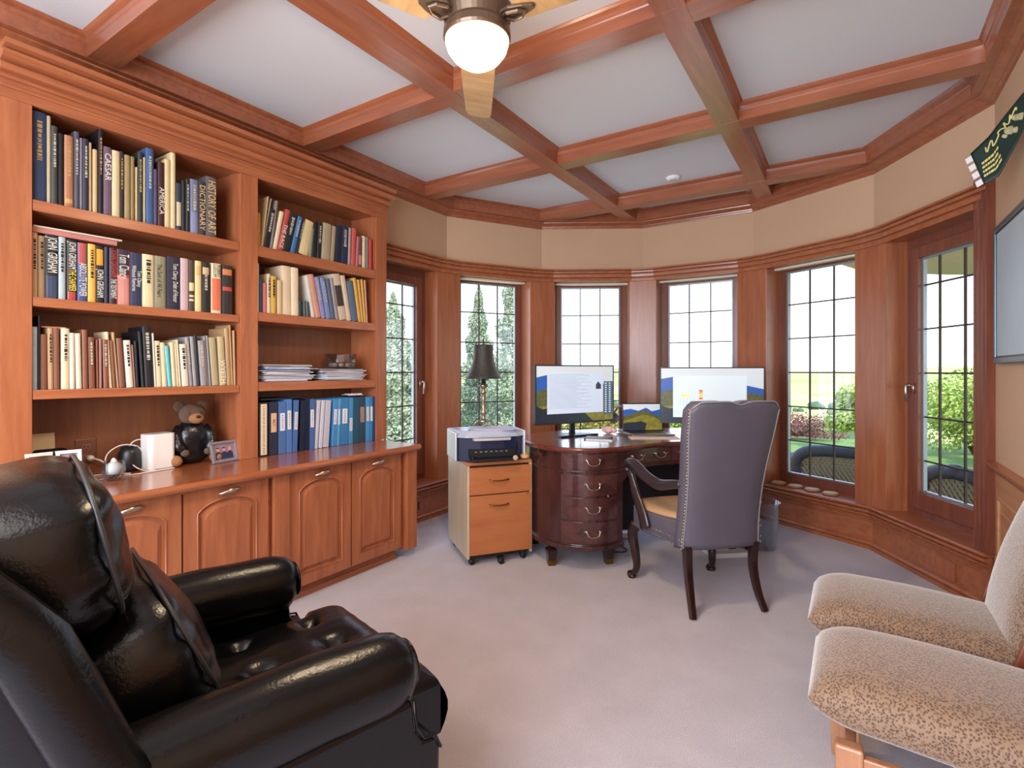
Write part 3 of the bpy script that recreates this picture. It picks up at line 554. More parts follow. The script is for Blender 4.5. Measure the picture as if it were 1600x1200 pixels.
z2=papers('paper_stack','lower stack of papers with a grey magazine, right on the right bay shelf',2.19,2.55,17,1.1865,2,0,['d8c0a8','7c8894','b8c8e0']+PC)
t=thing('magazine','dark magazine slumped between the two paper stacks','magazine',(-2.88,2.16,1.19),0)
mb=MB(); mb.grid(lambda a,b:(-.18*a,-.06+.14*b,.03+.035*math.sin(PI*b)),6,10); mb.grid(lambda a,b:(-.18*a,-.06+.14*b,.024+.035*math.sin(PI*b)),6,10); part('cover',mb,mat('magazine_dark','3a343c',.4),t)
# ---- glass dish with shells on the papers
t=thing('glass_bowl','clear glass dish of shells behind the right paper stack','bowl',(-2.95,2.41,1.1865+z2+.001))
mb=MB(); mb.lathe([(.0,0),(.085,.0),(.10,.01),(.105,.1),(.101,.1),(.096,.012),(.083,.004),(0,.004)],28); part('bowl',mb,clear,t,smooth=True)
for k in range(9):
    rr=random.Random(k); a=k*.7; s=thing('seashell','pinkish seashell in the glass dish on the shelf','seashell',(-2.95+.058*math.cos(a),2.41+.058*math.sin(a),1.1865+z2+.012),a,'shells in the glass dish')
    mb=MB(); superell(mb,(0,0,.014),(.026,.018,.015),1,1,12,8,lambda p:Vector((p.x,p.y*(1+p.x*14),p.z*(1+p.x*10)))); part('shell',mb,mat('shell_pink','c8a08c',.5,vary=.2),s,smooth=True)
t=thing('gift_box','small square brown paper box standing in the shell dish','box',(-2.95,2.425,1.1865+z2+.042),R(12)); mb=MB(); mb.box(-.03,.03,-.03,.03,0,.055); part('box',mb,mat('brown_paper','a47c68',.7),t,bevel=.004)
t=thing('glass_ornament','pale green glass block behind the left papers','ornament',(-3.05,1.80,1.1865)); mb=MB(); mb.box(-.02,.02,-.05,.06,0,.235); part('block',mb,mat('green_glass','8aa898',.15,spec=.8),t,bevel=.01)
# ---- on the worktop under the left bay
t=thing('router_tower','white rounded rectangular router tower on the worktop','router',(-2.955,1.272,ZT),R(4))
mb=MB(); 
def rr_poly(w,d,r,n=6):
    out=[]
    for cx,cy,a0 in ((w-r,d-r,0),(-w+r,d-r,90),(-w+r,-d+r,180),(w-r,-d+r,270)):
        for k in range(n+1): a=R(a0+90*k/n); out.append((cx+r*math.cos(a),cy+r*math.sin(a)))
    return out
mb.prism(rr_poly(.048,.064,.022),.004,.178); part('body',mb,mat('router_white','e4ddd6',.35),t,bevel=.003,smooth=False)
mb=MB(); mb.prism(rr_poly(.044,.060,.02),0,.004); mb.prism(rr_poly(.02,.03,.01),.178,.1785); part('base',mb,mat('router_grey','b8b0a8',.5),t)
t=thing('speaker_puck','black round-topped device behind the router','device',(-3.0,1.165,ZT)); mb=MB(); mb.lathe([(0,0),(.045,0),(.05,.02),(.048,.09),(.035,.12),(0,.128)],20); part('body',mb,black,t,smooth=True)
# candle glass
t=thing('candle_glass','round glass tumbler with white candle and dark pebbles on the worktop','candle holder',(-2.80,1.025,ZT))
mb=MB(); mb.lathe([(0,.0),(.024,.0),(.038,.014),(.045,.04),(.042,.072),(.034,.09),(.031,.09),(.038,.072),(.041,.04),(.035,.018),(.02,.008),(0,.008)],28); part('glass',mb,clear,t,smooth=True)
mb=MB(); mb.lathe([(0,.03),(.026,.03),(.029,.05),(.028,.072),(.012,.085),(.006,.1),(0,.102)],16); part('candle',mb,mat('candle_wax','e8dcd4',.5),t,smooth=True)
mb=MB(); rr=random.Random(2)
for k in range(22):
    a=rr.uniform(0,6.3); r=rr.uniform(0,.024); superell(mb,(r*math.cos(a),r*math.sin(a),.014+rr.uniform(0,.014)),(.008,.007,.006),1,1,8,6)
part('pebbles',mb,mat('dark_pebble','3a3230',.4),t,smooth=True)['kind']='stuff'
# teddy bear in black coat
fur=mat('bear_fur','6a4a30',.95,bump=1,bscale=240,vary=.35,vscale=30,sheen=.15); furl=mat('bear_muzzle_fur','a8703e',.95,bump=1,bscale=240,sheen=.1); coat=mat('black_vinyl','101216',.25,bump=.5,bscale=30)
t=thing('teddy_bear','brown teddy bear in a black shiny coat seated in the bookcase corner','teddy bear',(-2.985,1.447,ZT),R(-8))
def blob(c,r,e=1,nu=20,nv=14,fn=None,T=None):
    mb=MB(); superell(mb,c,r,e,e,nu,nv,fn,T); return mb
part('head',blob((.01,0,.262),(.052,.062,.055)),fur,t,smooth=True)
part('muzzle',blob((.058,.006,.242),(.032,.036,.028)),furl,t,smooth=True)
for s in(-1,1): part('ear',blob((-.002,s*.055,.305),(.014,.03,.028)),fur,t,smooth=True)
mb=blob((.088,.006,.252),(.008,.012,.008)); part('nose',mb,black,t,smooth=True)
mb=blob((.052,-.024,.272),(.006,.006,.006)); superell(mb,(.052,.03,.272),(.006,.006,.006),1,1,8,6); part('eyes',mb,black,t,smooth=True)
part('coat',blob((0,0,.115),(.062,.078,.115),.8,24,18,lambda p:Vector((p.x*(1+.08*math.sin(40*p.z)),p.y*(1+.35*max(0,-p.z/.1)),p.z))),coat,t,smooth=True)
for s in(-1,1):
    mb=MB(); mb.tube([(.01,s*.055,.19),(.03,s*.085,.15),(.055,s*.08,.10),(.075,s*.06,.075)],[.028,.03,.028,.02],12); part('sleeve',mb,coat,t,smooth=True)
    part('paw',blob((.082,s*.055,.066),(.02,.02,.018)),fur,t,smooth=True)
    part('foot',blob((.075,s*.095,.03),(.05,.028,.028)),furl,t,smooth=True)
# framed photographs
def photo_frame(label,loc,rz,w_,h_,fc,tilt=10,dark=False,pp=True,group='photo frames on the worktop',silver=False):
    t=thing('photo_frame',label,'photo frame',loc,rz,group); t.rotation_euler=(0,R(-tilt),rz)
    fm=mat('frame_'+fc,fc,.35,metal=.3)
    mb=MB(); b=.014
    mb.box(-.008,.006,-w_/2,w_/2,0,b); mb.box(-.008,.006,-w_/2,w_/2,h_-b,h_); mb.box(-.008,.006,-w_/2,-w_/2+b,b,h_-b); mb.box(-.008,.006,w_/2-b,w_/2,b,h_-b); part('frame',mb,fm,t,bevel=.002)
    x=-.003
    mb=MB(); mb.box(x-.004,x,-w_/2+b,w_/2-b,b,h_-b); ph=part('photograph',mb,mat('photo_bg_'+('dark' if dark else 'blue'),'2a3448' if dark else '96808c',.4,vary=.3,vscale=20),t)
    if pp:
        for k,yy in enumerate((-.28,0,.27)):
            mb=MB(); mb.cur=0; W_=w_*.8
            mb.prism([(yy*W_-.018,b+.004),(yy*W_+.018,b+.004),(yy*W_+.016,h_*.45),(yy*W_,h_*.53),(yy*W_-.016,h_*.45)],x,x+.0006,'x')
            part('printed_coat',mb,mat('photo_navy','26284c',.4),t)
            mb=MB(); mb.prism([(yy*W_+.009*math.cos(a*PI/6),h_*.62+.012*math.sin(a*PI/6)) for a in range(12)],x,x+.0007,'x'); part('printed_face',mb,mat('photo_skin','c88c80',.4),t)
            if k<2: mb=MB(); mb.prism([(yy*W_+.009*math.cos(a*PI/8),h_*.655+.007*math.sin(a*PI/8)) for a in range(9)],x,x+.0008,'x'); part('printed_hair',mb,mat('photo_hair','241c24',.4),t)
    mb=MB(); mb.hexa([(-.02-.05,-.01,.0),(-.06,-.01,.0),(-.06,.01,.0),(-.07,.01,.0),(-.012,-.01,h_*.6),(-.008,-.01,h_*.6),(-.008,.01,h_*.6),(-.012,.01,h_*.6)]); part('easel_leg',mb,black,t)
    return t
photo_frame('silver-framed photograph of three people in dark suits beside the teddy bear',(-2.85,1.562,ZT+.001),R(8),.155,.115,'8a8488',14)
photo_frame('narrow white-framed dark photograph, left of the two by the armchair',(-2.74,.752,ZT+.001),R(-4),.085,.163,'d8d0c4',6,True,False)
t=photo_frame('white-edged group photograph, right of the two by the armchair',(-2.735,.846,ZT+.001),R(-8),.085,.163,'e0dcd8',8,False,False)
t=thing('eyeglass_pouch','shiny black pouch lying behind the photo frames','pouch',(-2.90,.825,ZT)); mb=MB(); mb.box(-.03,.03,-.05,.06,0,.158); part('pouch',mb,leather,t,bevel=.012,smooth=True)
t=thing('notice_card','blank cream card leaning on the bookcase back','card',(-3.07,.86,ZT+.001),0); t.rotation_euler=(0,R(-6),0); mb=MB(); mb.box(-.001,.001,-.06,.04,0,.21); part('card',mb,cream,t)
# outlet with plugs and white cables
t=thing('wall_outlet','brown double socket plate on the bookcase back','outlet',(UBK,1.02,.86))
mb=MB(); mb.box(0,.006,-.042,.042,-.06,.062); part('plate',mb,mat('outlet_brown','6e4634',.4),t,bevel=.003)
mb=MB(); mb.prism(rr_poly(.017,.015,.008),.0,.0015); 
mb=MB()
for z in (.022,-.03):
    mb.box(.006,.009,-.018,.018,z-.015,z+.015)
part('socket_face',mb,mat('outlet_face','7c5240',.4),t,bevel=.003)
mb=MB()
for z in (.022,):
    mb.box(.009,.0095,-.009,-.006,z-.004,z+.008); mb.box(.009,.0095,.006,.009,z-.004,z+.008); mb.box(.009,.0095,-.002,.002,z-.011,z-.007)
part('slots',mb,black,t)
cw=mat('white_cable','e0d4cc',.45)
def cable(label,pts,r=.0028,m=cw,group='white cables on the worktop',n=8):
    mb=MB(); mb.tube(bez(pts,n),r,6); o=part('cable',mb,m,None,smooth=True); return tag(o,label,'cable',group)
t=thing('plug_adapter','white plug in the lower socket of the brown outlet','plug',(UBK+.009,1.03,.83)); mb=MB(); mb.tube([(0.0005,0,0),(.03,0,0),(.045,0,.002)],[.014,.015,.008],10); part('plug',mb,cw,t,smooth=True)
cable('white cable hanging from the plug to the worktop',[(-3.048,1.03,.832),(-3.0,1.05,.82),(-2.97,1.075,.785),(-2.94,1.10,.76),(-2.90,1.13,.7585)],.004)
cable('white cable in a wide loop left of the router',[(-2.90,1.09,.759),(-2.95,1.055,.79),(-2.97,1.06,.85),(-2.98,1.12,.888),(-2.98,1.19,.875),(-2.975,1.215,.83),(-2.97,1.225,.77)],.003)
cable('white cable looping up behind the router side',[(-2.99,1.235,.90),(-3.0,1.20,.905),(-2.99,1.165,.885),(-2.97,1.15,.83),(-2.95,1.165,.785),(-2.92,1.20,.7585),(-2.90,1.24,.7585)],.003)
cable('white cable lying flat in front of the router',[(-2.84,.94,.7585),(-2.85,.99,.7585),(-2.87,1.08,.7585),(-2.86,1.14,.7585),(-2.87,1.22,.7585),(-2.885,1.32,.7585)],.0034)
cable('thin white cable running left along the worktop back',[(-2.93,1.1,.7585),(-2.98,1.04,.7585),(-3.0,.97,.7585),(-3.02,.9,.7585)],.003)
# ================================================================= DESK
DR=R(45)
def dl(a,b):   # desk frame (a along the desk, b towards the sitter) to room
    r=1.8+a; n=-3.5+b; return (r*.7071+n*.7071, r*.7071-n*.7071)
dc=dl(0,0)
dk=thing('desk','kidney-shaped mahogany desk with curved drawer pedestals and brass bail pulls','desk',(dc[0],dc[1],0),DR)
# local desk coordinates: x along, y away from the sitter
front=[(-.955,0),(-.93,-.17),(-.862,-.303),(-.79,-.385),(-.70,-.44),(-.60,-.458),(-.49,-.44),(-.36,-.395),(-.23,-.352),(-.1,-.30),(0,-.285)]
front=front+[(-x,y) for x,y in front[-2::-1]]
RS=lambda x: x if x<.41 else .41+(x-.41)*.50
front=[(RS(x),y) for x,y in front]
back=[(RS(.93),.13),(RS(.85),.25),(RS(.68),.38),(.45,.49),(0,.56),(-.45,.53),(-.70,.45),(-.85,.33),(-.93,.18)]
pts=[(x,y,0) for x,y in front+back]; sm=[(p[0],p[1]) for p in bez(pts+[pts[0]],4)[:-1]]
def inset(poly,d):
    out=[];n=len(poly)
    for i in range(n):
        a=Vector(poly[i-1]);b=Vector(poly[i]);c=Vector(poly[(i+1)%n]); t=(c-a).normalized(); out.append(tuple(b+Vector((-t.y,t.x))*d))
    return out
mb=MB(); prof=[(.012,.742),(.004,.747),(0,.754),(-.004,.762),(0,.770),(.006,.775)]
L=[[(x,y,z) for x,y in inset(sm,d)] for d,z in prof]; m=len(sm)
mb.add(sum(L,[]),[(i*m+j,i*m+(j+1)%m,(i+1)*m+(j+1)%m,(i+1)*m+j) for i in range(len(prof)-1) for j in range(m)]+[tuple(range(m-1,-1,-1)),tuple((len(prof)-1)*m+j for j in range(m))])
part('desktop',mb,wood('mahogany_top','4a2016','7a3c2a',(1,6,6),.08,4,1),dk,smooth=False)
fr_=[(p[0],p[1]) for p in bez([(x,y,0) for x,y in front],6)]   # dense front curve
body=inset(sm,.035)
def fpt(x,ins=.035):  # y on the inset front curve at local x
    best=None; P=inset(fr_,ins)
    for a,b in zip(P[:-1],P[1:]):
        if min(a[0],b[0])<=x<=max(a[0],b[0]) and abs(b[0]-a[0])>1e-6:
            y=a[1]+(b[1]-a[1])*(x-a[0])/(b[0]-a[0]); best=y if best is None else min(best,y)
    return best if best is not None else -.2
def side_poly(sgn,ins=.035):   # pedestal plan outline
    P=[p for p in inset(sm,ins) if p[0]*sgn>.41]
    # order starting at the inner front corner
    ang=lambda p: math.atan2(p[1]-0,(p[0]*sgn-.6))
    P=sorted(P,key=lambda p: math.atan2(p[1],(p[0]*sgn-.62)))
    fx=.405*sgn; bk=.49 if sgn<0 else .46
    return [(fx,fpt(fx,ins))]+[p for p in P]+[(fx,bk-ins+.0)]
def band(poly,z0,z1,out=.0,k=None):
    mb=MB(); mb.prism(poly if not out else inset(poly,out),z0,z1); return mb
for sgn,nm in ((-1,'left'),(1,'right')):
    P=side_poly(sgn)
    if sgn<0: P=P[::-1]
    pd=bpy.data.objects.new('pedestal',None); col.objects.link(pd); pd.parent=dk
    mb=MB(); mb.prism(P,.155,.742); part('carcass',mb,mah,pd)
    for z0,z1,o in ((.135,.165,-.012),(.615,.628,-.006),(.165,.172,-.005)):
        mb=MB(); mb.prism(inset(P,o if sgn>0 else o),z0,z1); part('moulding',mb,mah,pd,bevel=.003)
    # four curved drawer fronts
    x0,x1=(.43,.585) if sgn>0 else (-.80,-.45)
    for z0,z1 in ((.638,.735),(.475,.600),(.325,.460),(.18,.310)):
        mb=MB(); n=12; xs=[x0+(x1-x0)*i/n for i in range(n+1)]
        for a,b in zip(xs[:-1],xs[1:]):
            mb.hexa([(a,fpt(a)-.006,z0),(b,fpt(b)-.006,z0),(b,fpt(b)+.004,z0),(a,fpt(a)+.004,z0),(a,fpt(a)-.006,z1),(b,fpt(b)-.006,z1),(b,fpt(b)+.004,z1),(a,fpt(a)+.004,z1)])
        d=part('drawer',mb,wood('mahogany_flame','341a1a','5c3230',(2,6,6),.14,3,.9) if 'mahogany_flame' not in MC else MC['mahogany_flame'],pd)
        xc=(x0+x1)/2; zc=(z0+z1)/2; mb=MB(); 
        for q in (-.042,.042): mb.tube([(xc+q,fpt(xc+q)-.005,zc+.012),(xc+q,fpt(xc+q)-.022,zc+.012)],[.009,.005],8)
        mb.tube([(xc-.058,fpt(xc-.05)-.018,zc+.016),(xc-.042,fpt(xc-.04)-.024,zc+.012),(xc-.034,fpt(xc)-.027,zc-.012),(xc-.015,fpt(xc)-.03,zc-.02),(xc+.015,fpt(xc)-.03,zc-.02),(xc+.034,fpt(xc)-.027,zc-.012),(xc+.042,fpt(xc+.04)-.024,zc+.012),(xc+.058,fpt(xc+.05)-.018,zc+.016)],.0038,6)
        part('bail_pull',mb,pewter,d,smooth=True)
    if sgn<0:
        mb=MB(); x=-.52; mb.lathe([(0,0),(.006,0),(.006,.004),(0,.006)],10); mb2=MB(); mb2.T=Matrix.Translation((x,fpt(x)-.001,.468))@Matrix.Rotation(PI/2,4,'X'); mb2.v=[]; mb2.lathe([(0,0),(.006,0),(.005,.006),(0,.008)],10); part('lock',mb2,pewter,pd,smooth=True)
    for lx,ly in ((-.835,-.235),(-.465,-.285),(-.83,.20),(-.46,.40)):
        mb=MB(); mb.T=Matrix.Translation((lx if sgn<0 else RS(-lx)-.01,ly if ly<.3 else .34,0))
        pr=[(.022,.137),(.030,.125),(.020,.116),(.036,.104),(.038,.095),(.026,.034)]
        k4=[(r*1.25,z) for r,z in pr[::-1]]; mb.lathe([(.034,.032)]+k4[1:],4,a0=PI/4)
        lg=part('leg',mb,darkleg,pd)
        mb=MB(); mb.T=Matrix.Translation((lx if sgn<0 else RS(-lx)-.01,ly if ly<.3 else .34,0)); mb.lathe([(.031,0.0),(.036,.034)],4,a0=PI/4); part('brass_cap',mb,brass,lg)
# centre drawer rail following the concave front
def cband(mb,x0,x1,z0,z1,o,th,n=24,zf=None):
    xs=[x0+(x1-x0)*i/n for i in range(n+1)]
    for a,b in zip(xs[:-1],xs[1:]):
        za=z0 if zf is None else zf(a); zb=z0 if zf is None else zf(b)
        mb.hexa([(a,fpt(a)-o,za),(b,fpt(b)-o,zb),(b,fpt(b)+th,zb),(a,fpt(a)+th,za),(a,fpt(a)-o,z1),(b,fpt(b)-o,z1),(b,fpt(b)+th,z1),(a,fpt(a)+th,z1)])
    return mb
part('apron',cband(MB(),-.404,.404,.60,.742,0,.02,28,lambda x:.618-.075*max(0,(abs(x)-.30)/.104)**1.5),mah,dk)
for x0,x1 in ((-.375,-.01),(.01,.375)):
    d=part('centre_drawer',cband(MB(),x0,x1,.648,.735,.006,.0,14),MC['mahogany_flame'],dk)
    for xc in ((x0+x1)/2,):
        for q0 in (-.1,.1):
            xq=xc+q0; zc=.69; mb=MB()
            for q in (-.036,.036): mb.tube([(xq+q,fpt(xq+q)-.005,zc+.012),(xq+q,fpt(xq+q)-.022,zc+.012)],[.008,.005],8)
            mb.tube([(xq-.05,fpt(xq)-.02,zc+.016),(xq-.036,fpt(xq)-.026,zc+.010),(xq-.028,fpt(xq)-.03,zc-.010),(xq,fpt(xq)-.032,zc-.017),(xq+.028,fpt(xq)-.03,zc-.010),(xq+.036,fpt(xq)-.026,zc+.010),(xq+.05,fpt(xq)-.02,zc+.016)],.0036,6)
            part('bail_pull',mb,pewter,d,smooth=True)
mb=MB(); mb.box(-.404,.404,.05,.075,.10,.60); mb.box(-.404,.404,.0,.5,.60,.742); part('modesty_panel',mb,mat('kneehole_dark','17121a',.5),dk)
mb=MB(); mb.box(-.404,.404,-.02,.05,.16,.175)
# ---- monitors
skyb=mat('screen_sky','c4ccd0',.3,em=.45); blueb=mat('screen_blue','2c56a0',.3,em=.4); hillg=mat('screen_hills','66683c',.3,em=.3,vary=.6,vscale=60,c2='3c3a28'); hilly=mat('screen_gold_hill','8c8434',.3,em=.35,vary=.6,vscale=30,c2='4c4c2c'); dkb=mat('screen_dark','28303c',.3,em=.4,vary=.5,vscale=50); whb=mat('screen_white','c4d2e4',.3,em=.40); scr=mat('screen_black','101216',.2)
lnb=mat('screen_text_line','98a2b4',.3,em=.6); dtext=mat('screen_photo','30343c',.3,em=.3)
def screen_poly(name,root,w_,h_,poly,m,off):
    mb=MB(); mb.prism([((x-.5)*w_,y*h_) for x,y in poly],-off-.0003,-off,'y'); return part(name,mb,m,root)
def wallpaper(root,w_,h_,z):
    root.location.z+=0
    rr=random.Random(3)
    screen_poly('screen_sky',root,w_,h_,[(0,0),(1,0),(1,1),(0,1)],skyb,.0005)
    screen_poly('screen_far_range',root,w_,h_,[(0,.2),(1,.2),(1,.62),(.8,.7),(.62,.80),(.5,.78),(.3,.80),(.12,.84),(0,.80)],blueb,.0010)
    screen_poly('screen_forest',root,w_,h_,[(0,.1),(1,.1),(1,.5),(.85,.55),(.7,.60),(.6,.68),(.5,.66),(.38,.70),(.25,.62),(.1,.60),(0,.54)],hillg,.0015)
    screen_poly('screen_gold_slope',root,w_,h_,[(0,0),(1,0),(1,.22),(.9,.36),(.75,.48),(.55,.54),(.4,.50),(.25,.40),(.12,.30),(0,.28)],hilly,.0020)
    screen_poly('screen_shadow',root,w_,h_,[(0,0),(.72,0),(.6,.16),(.5,.22),(.35,.30),(.2,.27),(.08,.24),(0,.30)],dkb,.0025)
def monitor(label,p0,p1,zt,h_,stand_at=None):
    a=Vector(p0);b=Vector(p1); c=(a+b)/2; w_=(b-a).length; ang=math.atan2(b.y-a.y,b.x-a.x)
    t=thing('monitor',label,'monitor',(c.x,c.y,.775),ang,None)
    z0=zt-.775-h_
    mb=MB(); mb.box(-w_/2,w_/2,0.0,.028,z0,z0+h_); sh=part('casing',mb,black,t,bevel=.003)
    mb=MB(); f=.009; 
    mb.box(-w_/2,w_/2,-.004,0,z0,z0+.014); mb.box(-w_/2,w_/2,-.004,0,z0+h_-f,z0+h_); mb.box(-w_/2,-w_/2+f,-.004,0,z0+.014,z0+h_-f); mb.box(w_/2-f,w_/2,-.004,0,z0+.014,z0+h_-f)
    part('bezel',mb,mat('bezel_dark','2a2c30',.4),t)
    sr=bpy.data.objects.new('screen',None); col.objects.link(sr); sr.parent=t; sr.location=(0,0,z0+.014)
    wallpaper(sr,w_-2*f,h_-f-.014,z0)
    mb=MB(); mb.tube([(0,.05,.012),(0,.045,z0+.08)],[.03,.022],10,ry=.012); mb.box(-.04,.04,.02,.05,z0+.02,z0+.12); part('stand',mb,black,t,bevel=.002)
    mb=MB(); mb.prism([(-.17,-.05),(.17,-.05),(.15,.02),(.05,.12),(-.05,.12),(-.15,.02)],0,.014); part('stand_foot',mb,black,t,bevel=.004)
    return t,sr,w_-2*f,h_-f-.014
def cw_(X,Y):  # camera-aligned plan helper: lateral X, depth Y
    return (X*.8406-Y*.5417, X*.5417+Y*.8406)
M1=monitor('left computer monitor showing a text page over a mountain wallpaper',cw_(.160,3.66),cw_(.775,4.02),1.292,.424)
t,sr,w_,h_=M1
screen_poly('screen_window',sr,w_,h_,[(.13,.15),(.86,.15),(.86,.88),(.13,.88)],whb,.003)
for k in range(26): screen_poly('screen_text_line',sr,w_,h_,[(.15,.85-.024*k),(.15+.45+.1*math.sin(k*2.3),.85-.024*k),(.15+.45+.1*math.sin(k*2.3),.857-.024*k),(.15,.857-.024*k)],lnb,.0034)
screen_poly('screen_picture',sr,w_,h_,[(.76,.58),(.83,.58),(.83,.66),(.79,.72),(.76,.66)],dtext,.0035)
screen_poly('screen_icon_field',sr,w_,h_,[(.87,.1),(.995,.1),(.995,.72),(.87,.72)],mat('screen_icon_bg','46586c',.3,em=.5),.003)
for k in range(14):
    for q in range(2): screen_poly('screen_icon',sr,w_,h_,[(.885+.055*q,.14+.041*k),(.91+.055*q,.14+.041*k),(.91+.055*q,.162+.041*k),(.885+.055*q,.162+.041*k)],whb,.0034)
M2=monitor('right computer monitor showing a pale spreadsheet, partly behind the armchair back',cw_(1.117,3.98),cw_(1.825,3.80),1.277,.42)
t,sr,w_,h_=M2
screen_poly('screen_window',sr,w_,h_,[(.12,.08),(.84,.08),(.84,.86),(.12,.86)],mat('screen_sheet','ccdadf',.3,em=.43),.003)
for k,c in enumerate(('c8503c','d8b43c','a8c85c','e08848','c84838')): screen_poly('screen_cell',sr,w_,h_,[(.38,.42+.036*k),(.415,.42+.036*k),(.415,.452+.036*k),(.38,.452+.036*k)],mat('cell_'+c,c,.3,em=.8),.0034)
screen_poly('screen_cell',sr,w_,h_,[(.2,.46),(.285,.46),(.285,.52),(.2,.52)],mat('cell_lime','d4e478',.3,em=.8),.0034)
for k in range(7): screen_poly('screen_grid_line',sr,w_,h_,[(.19+.035*k,.3),(.192+.035*k,.3),(.192+.035*k,.46),(.19+.035*k,.46)],lnb,.0033)
# ---- laptop
a=Vector(cw_(.845,4.02)); b=Vector(cw_(1.165,4.06)); ang=math.atan2(b.y-a.y,b.x-a.x); c=(a+b)/2
t=thing('laptop','open laptop with a landscape wallpaper between the two monitors','laptop',(c.x,c.y,.776),ang)
grey=mat('laptop_silver','a8a4a8',.3,metal=.8)
mb=MB(); mb.box(-.16,.16,-.225,0,0,.012); part('base',mb,grey,t,bevel=.003)
mb=MB(); mb.box(-.135,.135,-.13,-.03,.012,.013); part('keyboard',mb,black,t)
ld=bpy.data.objects.new('lid',None); col.objects.link(ld); ld.parent=t; ld.location=(0,0,.012); ld.rotation_euler=(R(-6),0,0)
mb=MB(); mb.box(-.16,.16,0,.006,0,.215); part('lid_shell',mb,black,ld,bevel=.002)
s2_=bpy.data.objects.new('laptop_picture',None)
def lap(name,poly,m,off): 
    mb=MB(); mb.prism([((x-.5)*.304,.008+y*.198) for x,y in poly],-off-.0003,-off,'y'); return part(name,mb,m,ld)
lap('screen_sky',[(0,0),(1,0),(1,1),(0,1)],skyb,.0004); lap('screen_far_range',[(0,.3),(1,.3),(1,.8),(.75,.72),(.6,.86),(.4,.74),(.2,.82),(0,.78)],blueb,.0008)
lap('screen_forest',[(0,.2),(1,.2),(1,.5),(.8,.6),(.6,.74),(.4,.72),(.2,.62),(0,.54)],hillg,.0012); lap('screen_gold_slope',[(0,0),(1,0),(1,.3),(.8,.5),(.55,.6),(.3,.5),(.1,.4),(0,.36)],hilly,.0016); lap('screen_shadow',[(0,0),(.55,0),(.6,.25),(.45,.35),(.3,.3),(.1,.3),(0,.26)],dkb,.002)
# ---- small things on the desk
def on_desk(X,Y,z=.7755): p=cw_(X,Y); return (p[0],p[1],z)
p=on_desk(.83,4.17); t=thing('headphones','grey over-ear headphones standing behind the laptop','headphones',p,R(32))
hp=mat('headphone_grey','8a8484',.4)
mb=MB(); mb.tube([(.0+.085*math.cos(a)+.06,0,.115+.085*math.sin(a)) for a in [PI*k/12 for k in range(13)]],.008,8); part('headband',mb,hp,t,smooth=True)
for x in (-.025,.145):
    mb=MB(); mb.T=Matrix.Translation((x,0,.10))@Matrix.Rotation(PI/2,4,'X')@Matrix.Rotation(R(20),4,'Y'); mb.lathe([(0,-.014),(.04,-.014),(.044,0),(.04,.014),(.028,.018),(.026,.01),(0,.01)],20); part('ear_cup',mb,hp,t,smooth=True)
mb=MB(); mb.tube([(.06,0,0.002),(.06,0,.198)],.006,8); mb.lathe([(0,0),(.05,0),(.05,.006),(0,.008)],20,(.06,0,0)); part('stand',mb,hp,t)
p=on_desk(.735,3.98); t=thing('tissue','crumpled pink tissue left of the laptop','tissue',p,0)
mb=MB(); superell(mb,(0,0,.028),(.06,.04,.027),1,1,22,14,lambda q:q*(1+.25*noise.noise(q*55))); part('tissue',mb,mat('pink_tissue','d8b4ac',.8),t,smooth=False)
p=on_desk(.60,3.66); t=thing('notebook','dark notebook with a pale pad lying near the desk front','notebook',p,R(12)); mb=MB(); mb.box(-.09,.09,-.06,.06,0,.012); part('cover',mb,mat('notebook_dark','3c4048',.4),t,bevel=.002); mb=MB(); mb.box(-.07,.11,-.085,-.061,0,.008); part('pad',mb,paper,t)
p=on_desk(1.0,3.72); t=thing('writing_pad','long pink-white paper pad in front of the laptop','paper pad',p,R(30)); mb=MB(); mb.box(-.17,.17,-.05,.05,0,.006); part('pad',mb,mat('pad_pink','d8bcb0',.7),t)
p=on_desk(.82,3.86); t=thing('pen','brown pen lying beside the paper pad','pen',p,R(-20)); mb=MB(); mb.tube([(-.07,0,.006),(.07,0,.006)],.005,8); part('barrel',mb,mat('pen_brown','5a3428',.3),t)
p=on_desk(.43,3.60); t=thing('eyeglasses','thin wire eyeglasses lying open on the desk','glasses',p,R(20))
mb=MB()
for x in (-.03,.03): mb.tube([(x+.022*math.cos(a),.018*math.sin(a)*.3,.018+.016*math.sin(a)) for a in [2*PI*k/14 for k in range(14)]],.0012,5,closed=True)
mb.tube([(-.052,0,.022),(-.055,.09,.006)],.0012,5); mb.tube([(.052,0,.022),(.055,.09,.006)],.0012,5); mb.tube([(-.008,0,.022),(.008,0,.022)],.0012,5); part('wire_frame',mb,black,t)
p=on_desk(1.33,3.93); t=thing('dish','small round white dish by the right monitor','dish',p,0); mb=MB(); mb.lathe([(0,0),(.045,0),(.062,.012),(.06,.014),(.043,.004),(0,.004)],24); part('dish',mb,white,t,smooth=True)
# cable on the floor in the kneehole
cable('black cable coiled on the carpet below the desk kneehole',[( *cw_(.70,3.62),.006),( *cw_(.76,3.60),.012),( *cw_(.80,3.66),.006),( *cw_(.76,3.72),.01),( *cw_(.70,3.68),.006),( *cw_(.66,3.60),.006)],.005,black,'cables on the carpet')
t=thing('power_box','small white power box on the carpet in the desk kneehole','power strip',(*cw_(.80,3.95),0),R(40)); mb=MB(); mb.box(-.12,.12,-.03,.03,0,.04); part('box',mb,white,t,bevel=.005)
t=thing('paper_tray','pale paper tray on the carpet under the desk behind the armchair','tray',(-.72,3.80,0),R(40)); mb=MB(); mb.box(-.14,.14,-.08,.08,0,.035); part('tray',mb,mat('tray_grey','c8c4c4',.5),t,bevel=.01)
